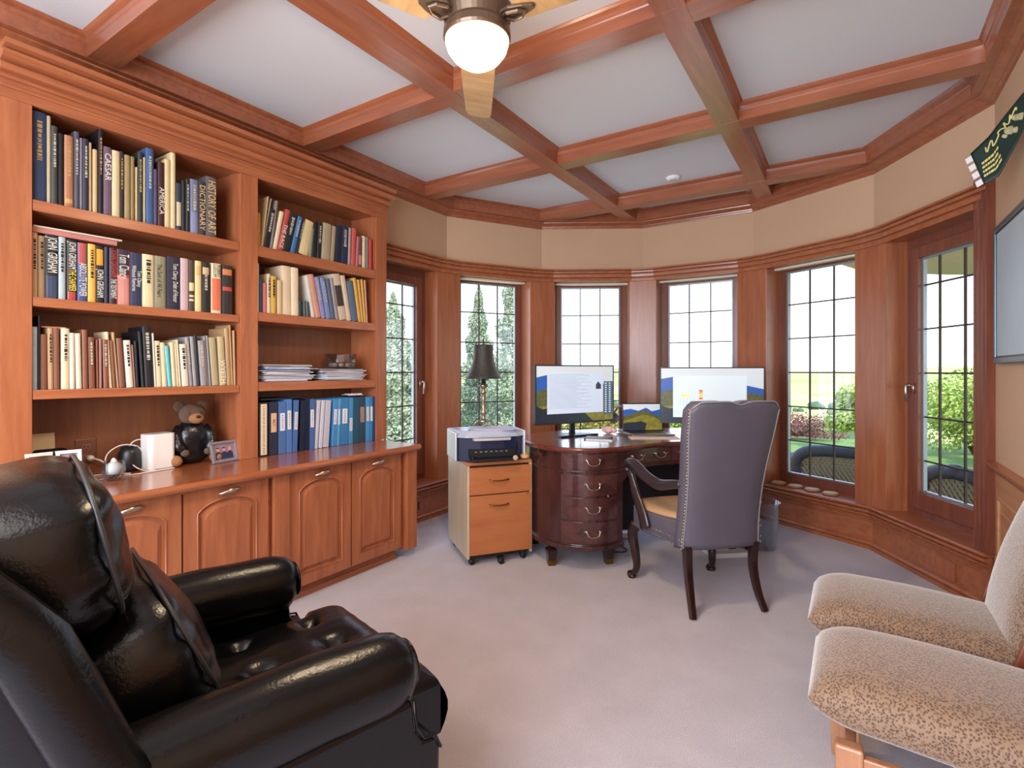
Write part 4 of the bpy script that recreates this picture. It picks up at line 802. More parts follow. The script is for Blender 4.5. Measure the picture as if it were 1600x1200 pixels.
# waste bin
t=thing('waste_bin','clear tapered waste bin on the carpet behind the armchair','bin',(-.545,4.10,0))
mb=MB(); mb.lathe([(0,0),(.10,0),(.125,.32),(.131,.326),(.127,.33),(.12,.325),(.096,.006),(0,.006)],32); part('bin',mb,clear,t,smooth=True)
# ================================================================= FILE CABINET, PRINTER, LAMP
fa=math.atan2(.36,.264)
t=thing('file_cabinet','two-drawer orange wood file cabinet on castors beside the desk','cabinet',(-2.051,2.657,0),fa)
W_,D_=.446,.49
mb=MB(); mb.box(0,.016,0,D_,.05,.642); part('side_panel',mb,maplez,t,bevel=.001); mb=MB(); mb.box(W_-.016,W_,0,D_,.05,.642); part('side_panel',mb,maplez,t,bevel=.001)
mb=MB(); mb.box(.0005,W_-.0005,.0,D_,.6425,.662); part('top_panel',mb,maple,t,bevel=.002)
mb=MB(); mb.box(.016,W_-.016,.02,D_,.05,.64); part('inner_box',mb,mat('cabinet_inside','1c1412',.7),t)
for z0,z1,zh in ((.455,.63,.545),(.07,.448,.385)):
    mb=MB(); mb.box(.018,W_-.006,-.004,.018,z0,z1); d=part('drawer',mb,maple,t,bevel=.0015)
    xc=.5*W_-.01; mb=MB(); mb.tube(bez([(xc-.062,-.004,zh+.002),(xc-.056,-.018,zh),(xc,-.026,zh-.004),(xc+.056,-.018,zh),(xc+.062,-.004,zh+.002)],5),[.004]*21,6,ry=[.006]*21); part('handle',mb,brass,d,smooth=True)
mb=MB(); mb.T=Matrix.Translation((W_-.03,-.004,.44))@Matrix.Rotation(PI/2,4,'X'); mb.lathe([(0,0),(.007,0),(.006,.003),(0,.003)],12); part('lock',mb,pewter,t)
for x,y in ((.04,.04),(W_-.05,.04),(.04,D_-.05),(W_-.05,D_-.05),(W_/2,-.01)):
    cst=bpy.data.objects.new('castor',None); col.objects.link(cst); cst.parent=t; cst.location=(x,y,0)
    mb=MB(); mb.T=Matrix.Translation((0,0,.019))@Matrix.Rotation(PI/2,4,'X'); mb.lathe([(0,-.016),(.017,-.016),(.019,-.012),(.019,.012),(.017,.016),(0,.016)],14); part('wheel',mb,black,cst,smooth=True)
    mb=MB(); mb.box(-.022,.022,-.016,.02,.036,.05); part('plate',mb,black,cst)
ca,sa=math.cos(fa),math.sin(fa)
def fc(x,y): return (-2.051+x*ca-y*sa, 2.657+x*sa+y*ca)
px,py=fc(.188,.19)
pt=thing('printer','navy and silver inkjet printer standing on the file cabinet','printer',(px,py,.6625),fa-R(4))
mb=MB()
def pl(z,g=0):  # rounded printer plan
    w=.235-g; d=.165-g; return [(-w,d),(w,d),(w,-d+.05),(w*.75,-d+.008),(w*.35,-d-.012),(-w*.35,-d-.012),(-w*.75,-d+.008),(-w,-d+.05)]
mb.prism([(x*.955,y*.955) for x,y in pl(0)],.0,.155); part('body',mb,navyp,pt,bevel=.006)
for x in (-.2405,.2245): mb=MB(); mb.box(x,x+.016,-.135,.16,0,.19); part('side_shell',mb,mat('printer_silver','c4c4cc',.35,metal=.3),pt,bevel=.008)
mb=MB(); n=8; L0=pl(0,-.004); z0,z1=.155,.195
vv=[(x,y,z0) for x,y in L0]+[(x*.97,y*.93,z1-(.03 if y<0 else .004)) for x,y in L0]+[(x*.8,y*.8,z1) for x,y in L0]; m=8
mb.add(vv,[tuple(range(m-1,-1,-1)),tuple(range(2*m,3*m))]+[(i*m+j,i*m+(j+1)%m,(i+1)*m+(j+1)%m,(i+1)*m+j) for i in range(2) for j in range(m)]); part('lid',mb,mat('printer_lid','b4bcd0',.3,metal=.2),pt,bevel=.004,smooth=False)
mb=MB(); mb.prism([(-.13,-.158),(.13,-.158),(.12,-.190),(0,-.198),(-.12,-.190)],.135,.152); part('control_panel',mb,mat('printer_silver','c4c4cc',.35),pt,bevel=.003)
mb=MB(); mb.box(-.155,.155,-.182,-.15,.03,.08); part('paper_slot',mb,mat('slot_black','08090c',.6),pt)
mb=MB(); mb.box(-.15,.16,-.25,-.15,.012,.026); mb.box(-.15,-.142,-.25,-.15,.026,.045); mb.box(.152,.16,-.25,-.15,.026,.045); part('paper_tray',mb,mat('tray_dark','1c1c24',.35),pt,bevel=.002)
mb=MB(); mb.T=Matrix.Translation((.13,-.252,.03))@Matrix.Rotation(PI/2,4,'X'); mb.lathe([(0,0),(.016,0),(.016,.008),(0,.01)],14); part('tray_tab',mb,mat('tab_beige','b8a494',.4),pt)
mb=MB()
for k in range(7): mb.box(-.12+.034*k,-.105+.034*k,-.184,-.182,.062,.068)
part('roller_marks',mb,alu,pt)
q=fc(.21,.15)
t=thing('papers_on_printer','few white sheets lying askew on the printer lid','papers',(q[0],q[1],.6625+.1955),fa-R(14)); 
for k,(dx,dy,a) in enumerate(((0,0,0),(.02,.01,8),(-.01,.015,-5))):
    mb=MB(); mb.T=Matrix.Translation((dx,dy,.0022*k))@Matrix.Rotation(R(a),4,'Z'); mb.box(-.14,.14,-.105,.105,0,.0018); part('sheet',mb,mat('sheet_blue','c0c4dc',.7),t)
q=fc(.42,.03); t=thing('computer_mouse','beige computer mouse on the right front corner of the file cabinet','mouse',(q[0]-.01,q[1],.6625),fa+R(60)); mb=MB(); superell(mb,(0,0,.018),(.055,.032,.018),.8,.8); part('shell',mb,mat('mouse_beige','d0a47c',.4),t,smooth=True)
lx,ly=cw_(-.198,3.66)
lt=thing('table_lamp','antique silver candlestick table lamp with a black bell shade, standing on the printer','lamp',(lx,ly,.6625+.2025),0)
mb=MB(); mb.lathe([(0,.03),(.03,.03),(.05,.036),(.02,.046),(.013,.06),(.012,.075),(.022,.09),(.024,.10),(.013,.115),(.010,.14),(.012,.17),(.017,.2),(.013,.22),(.022,.232),(.024,.24),(.012,.25),(.013,.262),(.03,.275),(.034,.285),(.026,.29),(.014,.292),(.015,.36),(0,.36)],20); part('stem',mb,mat('antique_silver','a8977c',.3,metal=.9),lt,smooth=True)
for k in range(4):
    a=PI/4+k*PI/2; mb=MB(); mb.tube([(.02*math.cos(a),.02*math.sin(a),.036),(.045*math.cos(a),.045*math.sin(a),.04),(.062*math.cos(a),.062*math.sin(a),.02),(.07*math.cos(a),.07*math.sin(a),.0055)],[.007,.006,.005,.006],8); part('foot',mb,MC['antique_silver'],lt,smooth=True)
mb=MB(); n=18
pr=[]
for k in range(n+1):
    s=k/n; pr.append((.068+.052*s**1.0+.008*s**6-.020*math.sin(PI*s)*.9,.565-.235*s))
mb.lathe([(r-.002,z) for r,z in pr[::-1]]+pr,40); part('shade',mb,mat('lamp_shade_black','1c1a16',.55,bump=.4,bscale=90,vary=.3,vscale=30,sheen=.3),lt,smooth=True)
mb=MB(); mb.lathe([(.0035,.36),(.0035,.575),(.008,.58),(.006,.59),(.004,.60),(.006,.605),(0,.612)],10); part('finial',mb,mat('finial_bronze','3c3424',.4,metal=.8),lt,smooth=True)
# ================================================================= ARMCHAIR AT THE DESK
ct=thing('desk_armchair','grey leather high-back armchair with scrolled dark arms, seen from behind at the desk','armchair',(-.727,3.064,0),R(45))
# local: y forward, x right
def ch_back(u,v):   # u across, v up; rear face
    pass
def bw(z):   # half width of back
    s=(z-.33)/.77; return .215+.045*s**1.5-.012*math.sin(PI*min(1,s*1.3))
def by_(z): s=(z-.33)/.77; return -.245-.135*s**1.35
nz_,nx_=26,20; T_=.10
def topz(x): 
    q=abs(x)/.26; return 1.10-.045*max(0,q-.80)**1.2*6-.018*math.exp(-((q-.0)/.16)**2)-.004*q
def backsurf(side):
    def f(a,b):
        x_=2*a-1; z=.33+(topz(x_*.26)-.33)*b; hw=bw(z)+.008; edge=abs(x_)
        hw=hw-.014+.012*(1-b) if side else hw+.026-.022*b*b; y=by_(z)+(0 if side else T_)
        y+= (.030*(edge**4) if side else -.030*(edge**4)) + (-.006 if side else .015)*math.cos(PI*x_/2)
        return (x_*hw,y,z)
    return f
mb=MB(); mb.grid(backsurf(True),nx_,nz_); mb.grid(backsurf(False),nx_,nz_)
A=0;B=nx_*nz_; ff=[]
for j in range(nz_-1): ff+=[(A+j,A+j+1,B+j+1,B+j),(A+(nx_-1)*nz_+j,A+(nx_-1)*nz_+j+1,B+(nx_-1)*nz_+j+1,B+(nx_-1)*nz_+j)]
for i in range(nx_-1): ff+=[(A+i*nz_,A+(i+1)*nz_,B+(i+1)*nz_,B+i*nz_),(A+i*nz_+nz_-1,A+(i+1)*nz_+nz_-1,B+(i+1)*nz_+nz_-1,B+i*nz_+nz_-1)]
mb.f+=ff; mb.mi+=[0]*len(ff); part('backrest',mb,gleather,ct,smooth=True)
# piping and nail heads along the left side of the back
mb=MB(); 
for s in(-1,1): mb.tube([backsurf(True)((1+s)/2,k/24) for k in range(25)],.004,6)
mb.tube([backsurf(True)(k/24,1) for k in range(25)],.004,6); part('piping',mb,mat('piping_grey','8a8488',.4),ct,smooth=True)
mb=MB()
for s in (-1,1):
    for k in range(44):
        b=k/43; p=Vector(backsurf(True)(1 if s>0 else 0,b)); q=Vector(backsurf(False)(1 if s>0 else 0,b))
        for w__ in (.14,): c=p.lerp(q,w__)+Vector((s*.002,0,0)); superell(mb,c,(.005,.0065,.0065),1,1,8,6)
for k in range(28):
    p=Vector(backsurf(True)(k/27,1)); c=p+Vector((0,.008,.001)); superell(mb,c,(.0045,.0045,.003),1,1,8,6)
part('nail_heads',mb,nail,ct,smooth=True)['kind']='stuff'
# seat
def seat_poly(g=0): return [(-.195+g,-.215),(.195-g,-.215),(.29-g,.12),(.285-g,.24),(.22-g,.285-g),(-.22+g,.285-g),(-.285+g,.24),(-.29+g,.12)]
mb=MB(); mb.prism(seat_poly(.004),.325,.455); part('seat_rail',mb,gleather,ct,bevel=.012,seg=3)
mb=MB(); S=seat_poly(-.002); c=Vector((0,.02)); lv=[(1,.445),(1.01,.462),(.97,.482),(.8,.495),(.4,.502)]
vv=[((x-c.x)*s+c.x,(y-c.y)*s+c.y,z) for s,z in lv for x,y in S]; m=8; mb.add(vv,[(i*m+j,i*m+(j+1)%m,(i+1)*m+(j+1)%m,(i+1)*m+j) for i in range(4) for j in range(m)]+[tuple(4*m+j for j in range(m)),tuple(range(m-1,-1,-1))])
part('seat_cushion',mb,tanleather,ct,smooth=True,sub=2)
mb=MB(); 
for s in (-1,1):
    for (x0,y0),(x1,y1) in (((.225,-.23),(.29,.12)),):
        for zz in (.345,.375):
            for k in range(22):
                q=k/21; superell(mb,(s*(x0+(x1-x0)*q-.001),y0+(y1-y0)*q,zz),(.003,.0045,.0045),1,1,8,6)
part('seat_nails',mb,nail,ct,smooth=True)['kind']='stuff'
for s in(-1,1):
    mb=MB()
    arm=bez([(s*.225,-.215,.665),(s*.245,-.16,.655),(s*.272,-.06,.635),(s*.292,.05,.655),(s*.305,.15,.70),(s*.308,.215,.712),(s*.305,.255,.69),(s*.300,.252,.655)],6)
    n=len(arm); mb.tube(arm,[.022+.012*math.sin(PI*min(1,k/(n-1)*1.15))**2 for k in range(n)],10,ry=[.026+.012*(k/(n-1)) for k in range(n)],up=(0,0,1))
    arm2=bez([(s*.303,.255,.67),(s*.298,.215,.62),(s*.296,.195,.57),(s*.298,.16,.52),(s*.292,.10,.44),(s*.288,.07,.36)],6); n=len(arm2)
    mb.tube(arm2,[.020+.038*(k/(n-1))**1.1 for k in range(n)],10,ry=[.020-.002*(k/(n-1)) for k in range(n)],up=(0,1,0))
    part('arm',mb,mat('dark_arm_wood','2c2226',.3,coat=.3),ct,smooth=True)
for s in(-1,1):
    mb=MB(); pts=[(s*.255,.245,.345),(s*.268,.275,.27),(s*.258,.262,.17),(s*.252,.252,.08),(s*.262,.272,.03),(s*.268,.29,.012)]
    P=bez(pts,5); n=len(P); rr_=[.036-.022*(k/(n-1))*1.05 if k/(n-1)<.8 else .0155+.016*((k/(n-1)-.8)/.2) for k in range(n)]
    mb.tube(P,rr_,10); superell(mb,(s*.268,.287,.014),(.027,.034,.013),1,1,14,10); part('leg',mb,darkleg,ct,smooth=True)
    mb=MB(); P=bez([(s*.195,-.215,.345),(s*.190,-.215,.22),(s*.194,-.245,.10),(s*.206,-.29,.0)],6); n=len(P)
    mb.tube(P,[.027-.008*(k/(n-1)) for k in range(n)],4,ry=[.030-.010*(k/(n-1)) for k in range(n)],up=(0,1,0)); part('leg',mb,darkleg,ct,bevel=.003)
# ================================================================= BLACK LEATHER ARMCHAIR (foreground left)
rt=thing('leather_recliner','large black leather recliner with puffy pillow back and rolled arms, cropped by the left edge','armchair',(-1.325,.681,0),R(-14))
def disp(p,amp,sc_,seed=0): return p+Vector(p).normalized()*amp*noise.noise(Vector(p)*sc_+Vector((seed,0,0)))
# base box and front
mb=MB(); 
for s in (-1,1):
    mb2=[( -.36,.05),(.33,.05),(.385,.05),(.392,.36),(.375,.395),(.345,.40),(.325,.43),(.318,.50),(-.36,.50)]
    x0,x1=(s*.425,s*.33) if s<0 else (s*.33,s*.425)
    mb=MB(); mb.prism(mb2,min(x0,x1),max(x0,x1),'x'); part('side_panel',mb,leather,rt,bevel=.012,seg=3)
mb=MB(); mb.box(-.34,.34,-.34,.34,.05,.29); part('base',mb,leather,rt,bevel=.01)
mb=MB(); mb.box(-.33,.33,.335,.405,.07,.31); part('footrest_panel',mb,leather,rt,bevel=.025,seg=4,smooth=True)
for s in(-1,1):
    mb=MB(); mb.tube([(s*.3775+.0*k,.388-.0*k,.07+.30*k/6) for k in range(7)],.004,6); 
    mb.tube([(s*.424,.392,.36),(s*.424,.375,.397),(s*.424,.345,.402),(s*.424,.325,.432),(s*.424,.318,.50)],.004,6); part('piping',mb,leather,rt,smooth=True)['kind']='stuff'
for s in(-1,1):
    mb=MB()
    def armf(a,b,s=s):
        y=-.34+.68*a; th=2*PI*b
        rx=.088; rz=.082
        e=1
        if a>.86: e=math.sqrt(max(0,1-((a-.86)/.14)**2))*.35+.65 if a<1 else .64
        w_=noise.noise(Vector((y*7,math.cos(th)*1.2,s*3)))*.004
        return (s*.352+(rx*e+w_)*math.cos(th)*(1 if math.cos(th)*s>0 else .86), y+ (0.0), .562+(rz*e+w_)*math.sin(th)*(1.0 if math.sin(th)>0 else 1.3)+.012*math.sin(PI*a)-.01)
    mb.grid(armf,26,26,wrapv=True); k=len(mb.v); mb.f.append(tuple(25*26+j for j in range(26))); mb.mi.append(0); mb.f.append(tuple(range(25,-1,-1))); mb.mi.append(0)
    part('arm',mb,leather,rt,smooth=True)
    mb=MB(); mb.tube([( s*.352+.050*math.cos(2*PI*k/28), .342, .548+.052*math.sin(2*PI*k/28)) for k in range(28)],.005,6,closed=True)
    part('arm_end_piping',mb,leather,rt,smooth=True)
# seat cushion with button tufts
BT=[(-.19,.13),(0,.13),(.19,.13),(-.19,.33),(-.02,.33),(.17,.33)]
def seatz(x,y):
    ex=1-(abs(x)/.276)**6; ey=1-(max(0,(y-.12)/.36))**6 if y>.12 else 1
    z=.425+.055*max(0,ex)**.5*max(0,ey)**.5
    for bx,by2 in BT: d=math.hypot(x-bx,(y-by2)*.9); z-=.040*math.exp(-(d/.030)**2)+.012*math.exp(-(d/.09)**2)
    z+=.004*noise.noise(Vector((x*9,y*9,1)))+.0025*noise.noise(Vector((x*30,y*12,4)))
    return z
mb=MB(); N=56
tw=lambda y: 1+.14*max(0,min(1,(y-.34)/.03))
def sq(a,b,z=None,dy=0): x=-.275+.55*a; y=-.22+.69*b; return (x*tw(y),y+dy,seatz(x,y) if z is None else z)
mb.grid(lambda a,b:sq(a,b),N,N)
mb.grid(lambda a,b:sq(a,1,.30+(seatz(-.275+.55*a,.47)-.30)*b,.025*math.sin(PI*b)),N,6)
for e_ in (0,1): mb.grid(lambda a,b:sq(e_,a,.30+(seatz(.275,-.22+.69*a)-.30)*b),N,3)
mb.grid(lambda a,b:sq(a,b,.30),8,N)
part('seat_cushion',mb,leather,rt,smooth=True)
mb=MB()
for bx,by2 in BT: superell(mb,(bx,by2,seatz(bx,by2)+.003),(.012,.012,.006),1,1,10,8)
part('tuft_buttons',mb,leather,rt,smooth=True)
# back shell with wings
def shell(a,b,off):
    # a across -1..1, b up 0..1
    x=2*a-1; z=.30+.74*b-.05*(abs(x)**4)*b
    yc=-.30-.20*b
    wing=max(0,(abs(x)-.72)/.28); y=yc+.20*wing**1.2*(1-.35*b)*min(1,2.2*(1-b)+.55)
    X=x*(.40+.012*math.sin(PI*b))
    return (X,y-off,z)
mb=MB(); mb.grid(lambda a,b:shell(a,b,0),30,22); mb.grid(lambda a,b:shell(a,b,.075),30,22)
nn=30*22; q=[]
for j in range(21): q+=[(j,j+1,nn+j+1,nn+j),(29*22+j,29*22+j+1,nn+29*22+j+1,nn+29*22+j)]
for i in range(29): q+=[(i*22,(i+1)*22,nn+(i+1)*22,nn+i*22),(i*22+21,(i+1)*22+21,nn+(i+1)*22+21,nn+i*22+21)]
mb.f+=q; mb.mi+=[0]*len(q)
o=part('back_shell',mb,leather,rt,smooth=True); bb=o.modifiers.new('b','BEVEL'); bb.width=.02; bb.segments=3; bb.angle_limit=R(50)
# rolled edge of the near and far wing
for s in(-1,1):
    mb=MB(); P=[]
    for k in range(15):
        p=shell((1+s)/2,k/14,.0); P.append((p[0],p[1]-.012,p[2]))
    mb.tube(P,[.040+.006*math.sin(PI*k/14) for k in range(15)],12,ry=[.05]*15); superell(mb,P[-1],(.044,.05,.044),1,1,14,10); part('wing_edge',mb,leather,rt,smooth=True)
def pillow(name,c,r,tilt,amp,seed,n=44,pinch=None,lab=None):
    mb=MB(); T=Matrix.Rotation(R(tilt),4,'X')
    def fn(p):
        x=p.x/r[0]; zz=p.z/r[2]
        g=max(abs(x),abs(zz))
        cr=math.sin(zz*9+x*2.2+seed)*.5+math.sin(zz*17+2.5*noise.noise(p*6))*.4
        edge=max(0,abs(x)-.45)/.55
        q=p.copy(); q.y+= math.copysign(1,p.y)*amp*(cr*edge+.8*noise.noise(Vector((p.x*6,p.y*3+seed,p.z*13)))+.5*noise.noise(Vector((p.x*16,seed,p.z*24))))
        q.y*=1-.12*(abs(x)**3)
        return q
    superell(mb,c,r,.7,.55,n*2,n,fn,T); o=part(name,mb,leather,rt,smooth=True)
    # seam round the side edge
    mb=MB(); L=[]
    for k in range(60):
        a=2*PI*k/60; v=T@Vector((r[0]*.90*math.copysign(abs(math.cos(a))**.62,math.cos(a))*1.0,r[1]*.74,r[2]*.90*math.copysign(abs(math.sin(a))**.75,math.sin(a))*1.0)); L.append((v.x+c[0],v.y+c[1],v.z+c[2]))
    mb.tube(L,.0045,6,closed=True); part('seam',mb,mat('seam_leather','2c2c2e',.4),o,smooth=True)
    return o
pillow('head_pillow',(.07,-.325,.905),(.26,.14,.165),12,.018,1)
pillow('lumbar_pillow',(0,-.165,.635),(.27,.135,.175),24,.014,5)
# ================================================================= TWO BEIGE CHAIRS (right foreground)
def spotted():
    m=bpy.data.materials.new('spotted_velvet'); m.use_nodes=True; n=m.node_tree; b=n.nodes['Principled BSDF']
    t=n.nodes.new('ShaderNodeTexCoord'); mp=n.nodes.new('ShaderNodeMapping'); mp.inputs['Scale'].default_value=(150,185,160); n.links.new(t.outputs['Object'],mp.inputs[0])
    vo=n.nodes.new('ShaderNodeTexVoronoi'); vo.inputs['Scale'].default_value=1; n.links.new(mp.outputs[0],vo.inputs['Vector'])
    r=n.nodes.new('ShaderNodeValToRGB'); r.color_ramp.elements[0].position=.22; r.color_ramp.elements[0].color=lin('4a3022'); r.color_ramp.elements[1].position=.6; r.color_ramp.elements[1].color=lin('846a54')
    n.links.new(vo.outputs['Distance'],r.inputs[0]); n.links.new(r.outputs[0],b.inputs['Base Color'])
    bp=n.nodes.new('ShaderNodeBump'); bp.inputs['Strength'].default_value=.35; bp.inputs['Distance'].default_value=.003; n.links.new(vo.outputs['Distance'],bp.inputs['Height']); n.links.new(bp.outputs[0],b.inputs['Normal'])
    b.inputs['Roughness'].default_value=.75; b.inputs['Sheen Weight'].default_value=.7; b.inputs['Sheen Roughness'].default_value=.4; b.inputs['Sheen Tint'].default_value=(1,.93,.85,1)
    return m
velvet=spotted(); beech=wood('beech_frame','9c6848','bc8864',(6,6,1),.4,3); beechd=wood('reddish_frame','5e3020','864a32',(6,6,1),.35,3)
def lounge_chair(label,loc,rz):
    t=thing('lounge_chair',label,'chair',loc,rz,'pair of beige spotted lounge chairs')
    # local: +y forward (seat front), x across
    mb=MB()
    def f(a,b):
        # a along length 0 back .. 1 front ; b round the section
        y=-.27+.58*a; th=2*PI*b
        hw=.225-.02*(a**6); cz=.375+.035*a+.012*math.sin(PI*a); hh=.070-.012*a
        if a<.06: k=.75+.25*math.sqrt(1-((.06-a)/.06)**2)
        elif a>.80: k=math.sqrt(max(0.0,1-((a-.80)/.20)**2))*.96+.04
        else: k=1
        kx=1 if a<.8 else .9+.1*k
        def sg(x,e): return math.copysign(abs(x)**e,x)
        bulge=.012*math.cos(th)**2
        return (hw*kx*sg(math.cos(th),.45),y,cz+(hh*k)*sg(math.sin(th),.7)*(1.12 if math.sin(th)>0 else 1)+(.010*(1-abs(math.cos(th)))*k if math.sin(th)>0 else 0))
    mb.grid(f,40,40,wrapv=True); mb.f.append(tuple(range(39,-1,-1))); mb.mi.append(0); mb.f.append(tuple(39*40+j for j in range(40))); mb.mi.append(0)
    part('seat',mb,velvet,t,smooth=True)
    mb=MB()
    def g(a,b):
        z=.40+.74*a; th=2*PI*b; hw=.222-.03*(a**4); hh=.052+.018*math.sin(PI*min(1,a*1.6))
        y=-.235-.17*a-.04*a*a
        k=1 if a<.93 else math.sqrt(max(0,1-((a-.93)/.07)**2))*.9+.1
        def sg(x,e): return math.copysign(abs(x)**e,x)
        return (hw*sg(math.cos(th),.5),y+hh*k*sg(math.sin(th),.8),z)
    mb.grid(g,36,36,wrapv=True); mb.f.append(tuple(range(35,-1,-1))); mb.mi.append(0); mb.f.append(tuple(35*36+j for j in range(36))); mb.mi.append(0)
    part('backrest',mb,velvet,t,smooth=True)
    for s in(-1,1):
        mb=MB(); P=[]
        pts=bez([(-.20,.33),(-.235,.45),(-.28,.62),(-.345,.85),(-.41,1.05)],6)
        pts=bez([(0,a,b) for a,b in [(-.19,.30),(-.245,.45),(-.30,.62),(-.375,.85),(-.45,1.08)]],6)
        for k,(_,y,z) in enumerate(pts):
            w_=.035+.03*math.sin(PI*k/(len(pts)-1)); P.append((y,z,w_))
        n=len(P); vv=[]
        for y,z,w_ in P:
            for x in (s*.226,s*.244): vv+=[(x,y-w_,z-.01),(x,y+w_*.75,z+.01)]
        ff=[]
        for k in range(n-1):
            o=4*k; ff+=[(o,o+1,o+5,o+4),(o+2,o+6,o+7,o+3),(o,o+4,o+6,o+2),(o+1,o+3,o+7,o+5)]
        ff+=[(0,2,3,1),(4*n-4,4*n-3,4*n-1,4*n-2)]
        mb.add(vv,ff); part('side_frame',mb,beechd,t,bevel=.004)
    for s in(-1,1):
        mb=MB(); mb.hexa([(s*.20-.02,.195,0),(s*.20+.02,.195,0),(s*.20+.02,.24,0),(s*.20-.02,.24,0),(s*.20-.02,.19,.335),(s*.20+.02,.19,.335),(s*.20+.02,.25,.335),(s*.20-.02,.25,.335)])
        l=part('leg',mb,beech,t,bevel=.006)
        mb=MB(); mb.T=Matrix.Translation((s*.2205,.222,.27))@Matrix.Rotation(s*PI/2,4,'Y'); mb.lathe([(0,0),(.008,0),(.008,.0015),(0,.0018)],12); part('screw_cap',mb,black,l)
        mb=MB(); mb.hexa([(s*.20-.02,-.34,0),(s*.20+.02,-.34,0),(s*.20+.02,-.29,0),(s*.20-.02,-.29,0),(s*.20-.02,-.27,.33),(s*.20+.02,-.27,.33),(s*.20+.02,-.20,.33),(s*.20-.02,-.20,.33)])
        part('leg',mb,beech,t,bevel=.006)
        mb=MB(); mb.box(s*.20-.012,s*.20+.012,-.22,.20,.255,.315); part('side_rail',mb,beech,t,bevel=.004)
    mb=MB(); mb.box(-.182,.182,.205,.23,.265,.33); part('front_rail',mb,beech,t,bevel=.004)
    return t
lounge_chair('beige spotted velvet lounge chair, the nearer of the pair at the right edge',(.215,1.735,0),R(90))
lounge_chair('beige spotted velvet lounge chair, the farther of the pair, behind the nearer one',(.185,2.225,0),R(90))
# ================================================================= CEILING FAN WITH LIGHT
ft=thing('ceiling_fan','bronze three-blade ceiling fan with a glowing frosted bowl light','ceiling fan',(-1.195,1.61,2.49),0)
bronze=mat('fan_bronze','6e5a48',.35,metal=.6)
mb=MB(); mb.lathe([(0,.29),(.075,.29),(.085,.27),(.06,.24),(.018,.22),(.018,.19),(.09,.18),(.128,.155),(.135,.12),(.128,.09),(.118,.06),(.127,.045),(.128,.02),(.124,.012),(0,.012)][::-1],40); part('motor_housing',mb,bronze,ft,smooth=False)
bowl=bpy.data.materials.new('lit_bowl'); bowl.use_nodes=True; n=bowl.node_tree; b=n.nodes['Principled BSDF']; b.inputs['Base Color'].default_value=lin('fff2d8'); b.inputs['Emission Color'].default_value=(1,.84,.55,1); b.inputs['Emission Strength'].default_value=2.2; b.inputs['Roughness'].default_value=.4
mb=MB(); mb.lathe([(0,-.088),(.03,-.086),(.06,-.076),(.09,-.055),(.112,-.025),(.121,.005),(.121,.011),(.0,.0115)],40); part('light_bowl',mb,bowl,ft,smooth=True)
fanw=wood('fan_blade_wood','b08858','ccA878'.lower(),(6,1,6),.4,3)
for k,a in enumerate((126,246,6)):
    an=R(a); br=bpy.data.objects.new('blade',None); col.objects.link(br); br.parent=ft; br.rotation_euler=(R(0),0,an); br.location=(0,0,.085)
    tl=Matrix.Rotation(R(9),4,'X')
    mb=MB(); mb.T=tl
    pl_=[(.17,-.072),(.20,-.078),(.45,-.074),(.70,-.066),(.735,-.055),(.745,-.03),(.745,.03),(.735,.055),(.70,.066),(.45,.074),(.20,.078),(.17,.072)]
    mb.prism(pl_,-.004,.004); part('blade_board',mb,fanw,br,bevel=.002)
    mb=MB(); mb.T=tl; mb.prism([(.10,-.03),(.15,-.045),(.20,-.03),(.235,-.012),(.235,.012),(.20,.03),(.15,.045),(.10,.03)],-.014,-.004); mb.tube([(.10,-.0,-.010),(.14,-.03,-.02),(.18,-.022,-.02),(.20,0,-.02),(.18,.022,-.02),(.14,.03,-.02),(.10,0.0,-.010)],.008,8); part('blade_bracket',mb,bronze,br,bevel=.002)
lamp('fan_bulb','POINT',(-1.195,1.61,2.33),9,(1,.76,.5),shadow_soft_size=.09)
lamp('fan_downlight','SPOT',(-1.195,1.61,2.37),66,(1,.76,.5),spot_size=R(168),spot_blend=.6,shadow_soft_size=.1)
# smoke detector / recessed fixture on the ceiling
t=thing('smoke_detector','small round white fixture on the ceiling panel nearest the windows','fixture',(-1.185,4.19,HC-.001)); mb=MB(); mb.lathe([(0,-.022),(.03,-.022),(.05,-.016),(.058,0),(0,0)][::1],24); part('cover',mb,mat('fixture_white','f0f0ee',.4),t,smooth=True)
mb=MB(); 
for k in range(5): mb.box(-.025+.011*k,-.020+.011*k,-.018,.018,-.0235,-.0215)
part('vent_slots',mb,alu,t)
# ================================================================= RIGHT WALL: picture, pennant
t=thing('framed_picture','large framed pale print behind glass on the right wall beside the window','picture',(UR-.0005,3.50,1.285),0)
fm=mat('frame_blue_grey','5a6c74',.3,metal=.4)
mb=MB(); a=.028; h_=.67; Lw=1.05
for p in ((0,-Lw,0,0,a),): pass
mb.box(-.028,0,-Lw,0,0,a); mb.box(-.028,0,-Lw,0,h_-a,h_); mb.box(-.028,0,-a,0,a,h_-a); mb.box(-.028,0,-Lw,-Lw+a,a,h_-a); part('frame',mb,fm,t,bevel=.005,seg=3)
mb=MB(); mb.box(-.020,-.018,-Lw+a,-a,a,h_-a); part('print',mb,mat('pale_print','b8c8d2',.45,vary=.12,vscale=3,c2='a8bac6'),t)
mb=MB(); mb.box(-.022,-.019,-a-.008,-a,a,h_-a); mb.box(-.022,-.019,-Lw+a,-a-.008,a,a+.008); mb.box(-.022,-.019,-Lw+a,-a-.008,h_-a-.008,h_-a); part('slip',mb,black,t)
t=thing('pennant','dark green curved pennant with yellow script and lettering hanging high on the right wall','pennant',(UR-.01,3.30,2.05),0)
green=mat('pennant_green','16302a',.6,vary=.2); yel=mat('pennant_yellow','d8cc7c',.6)
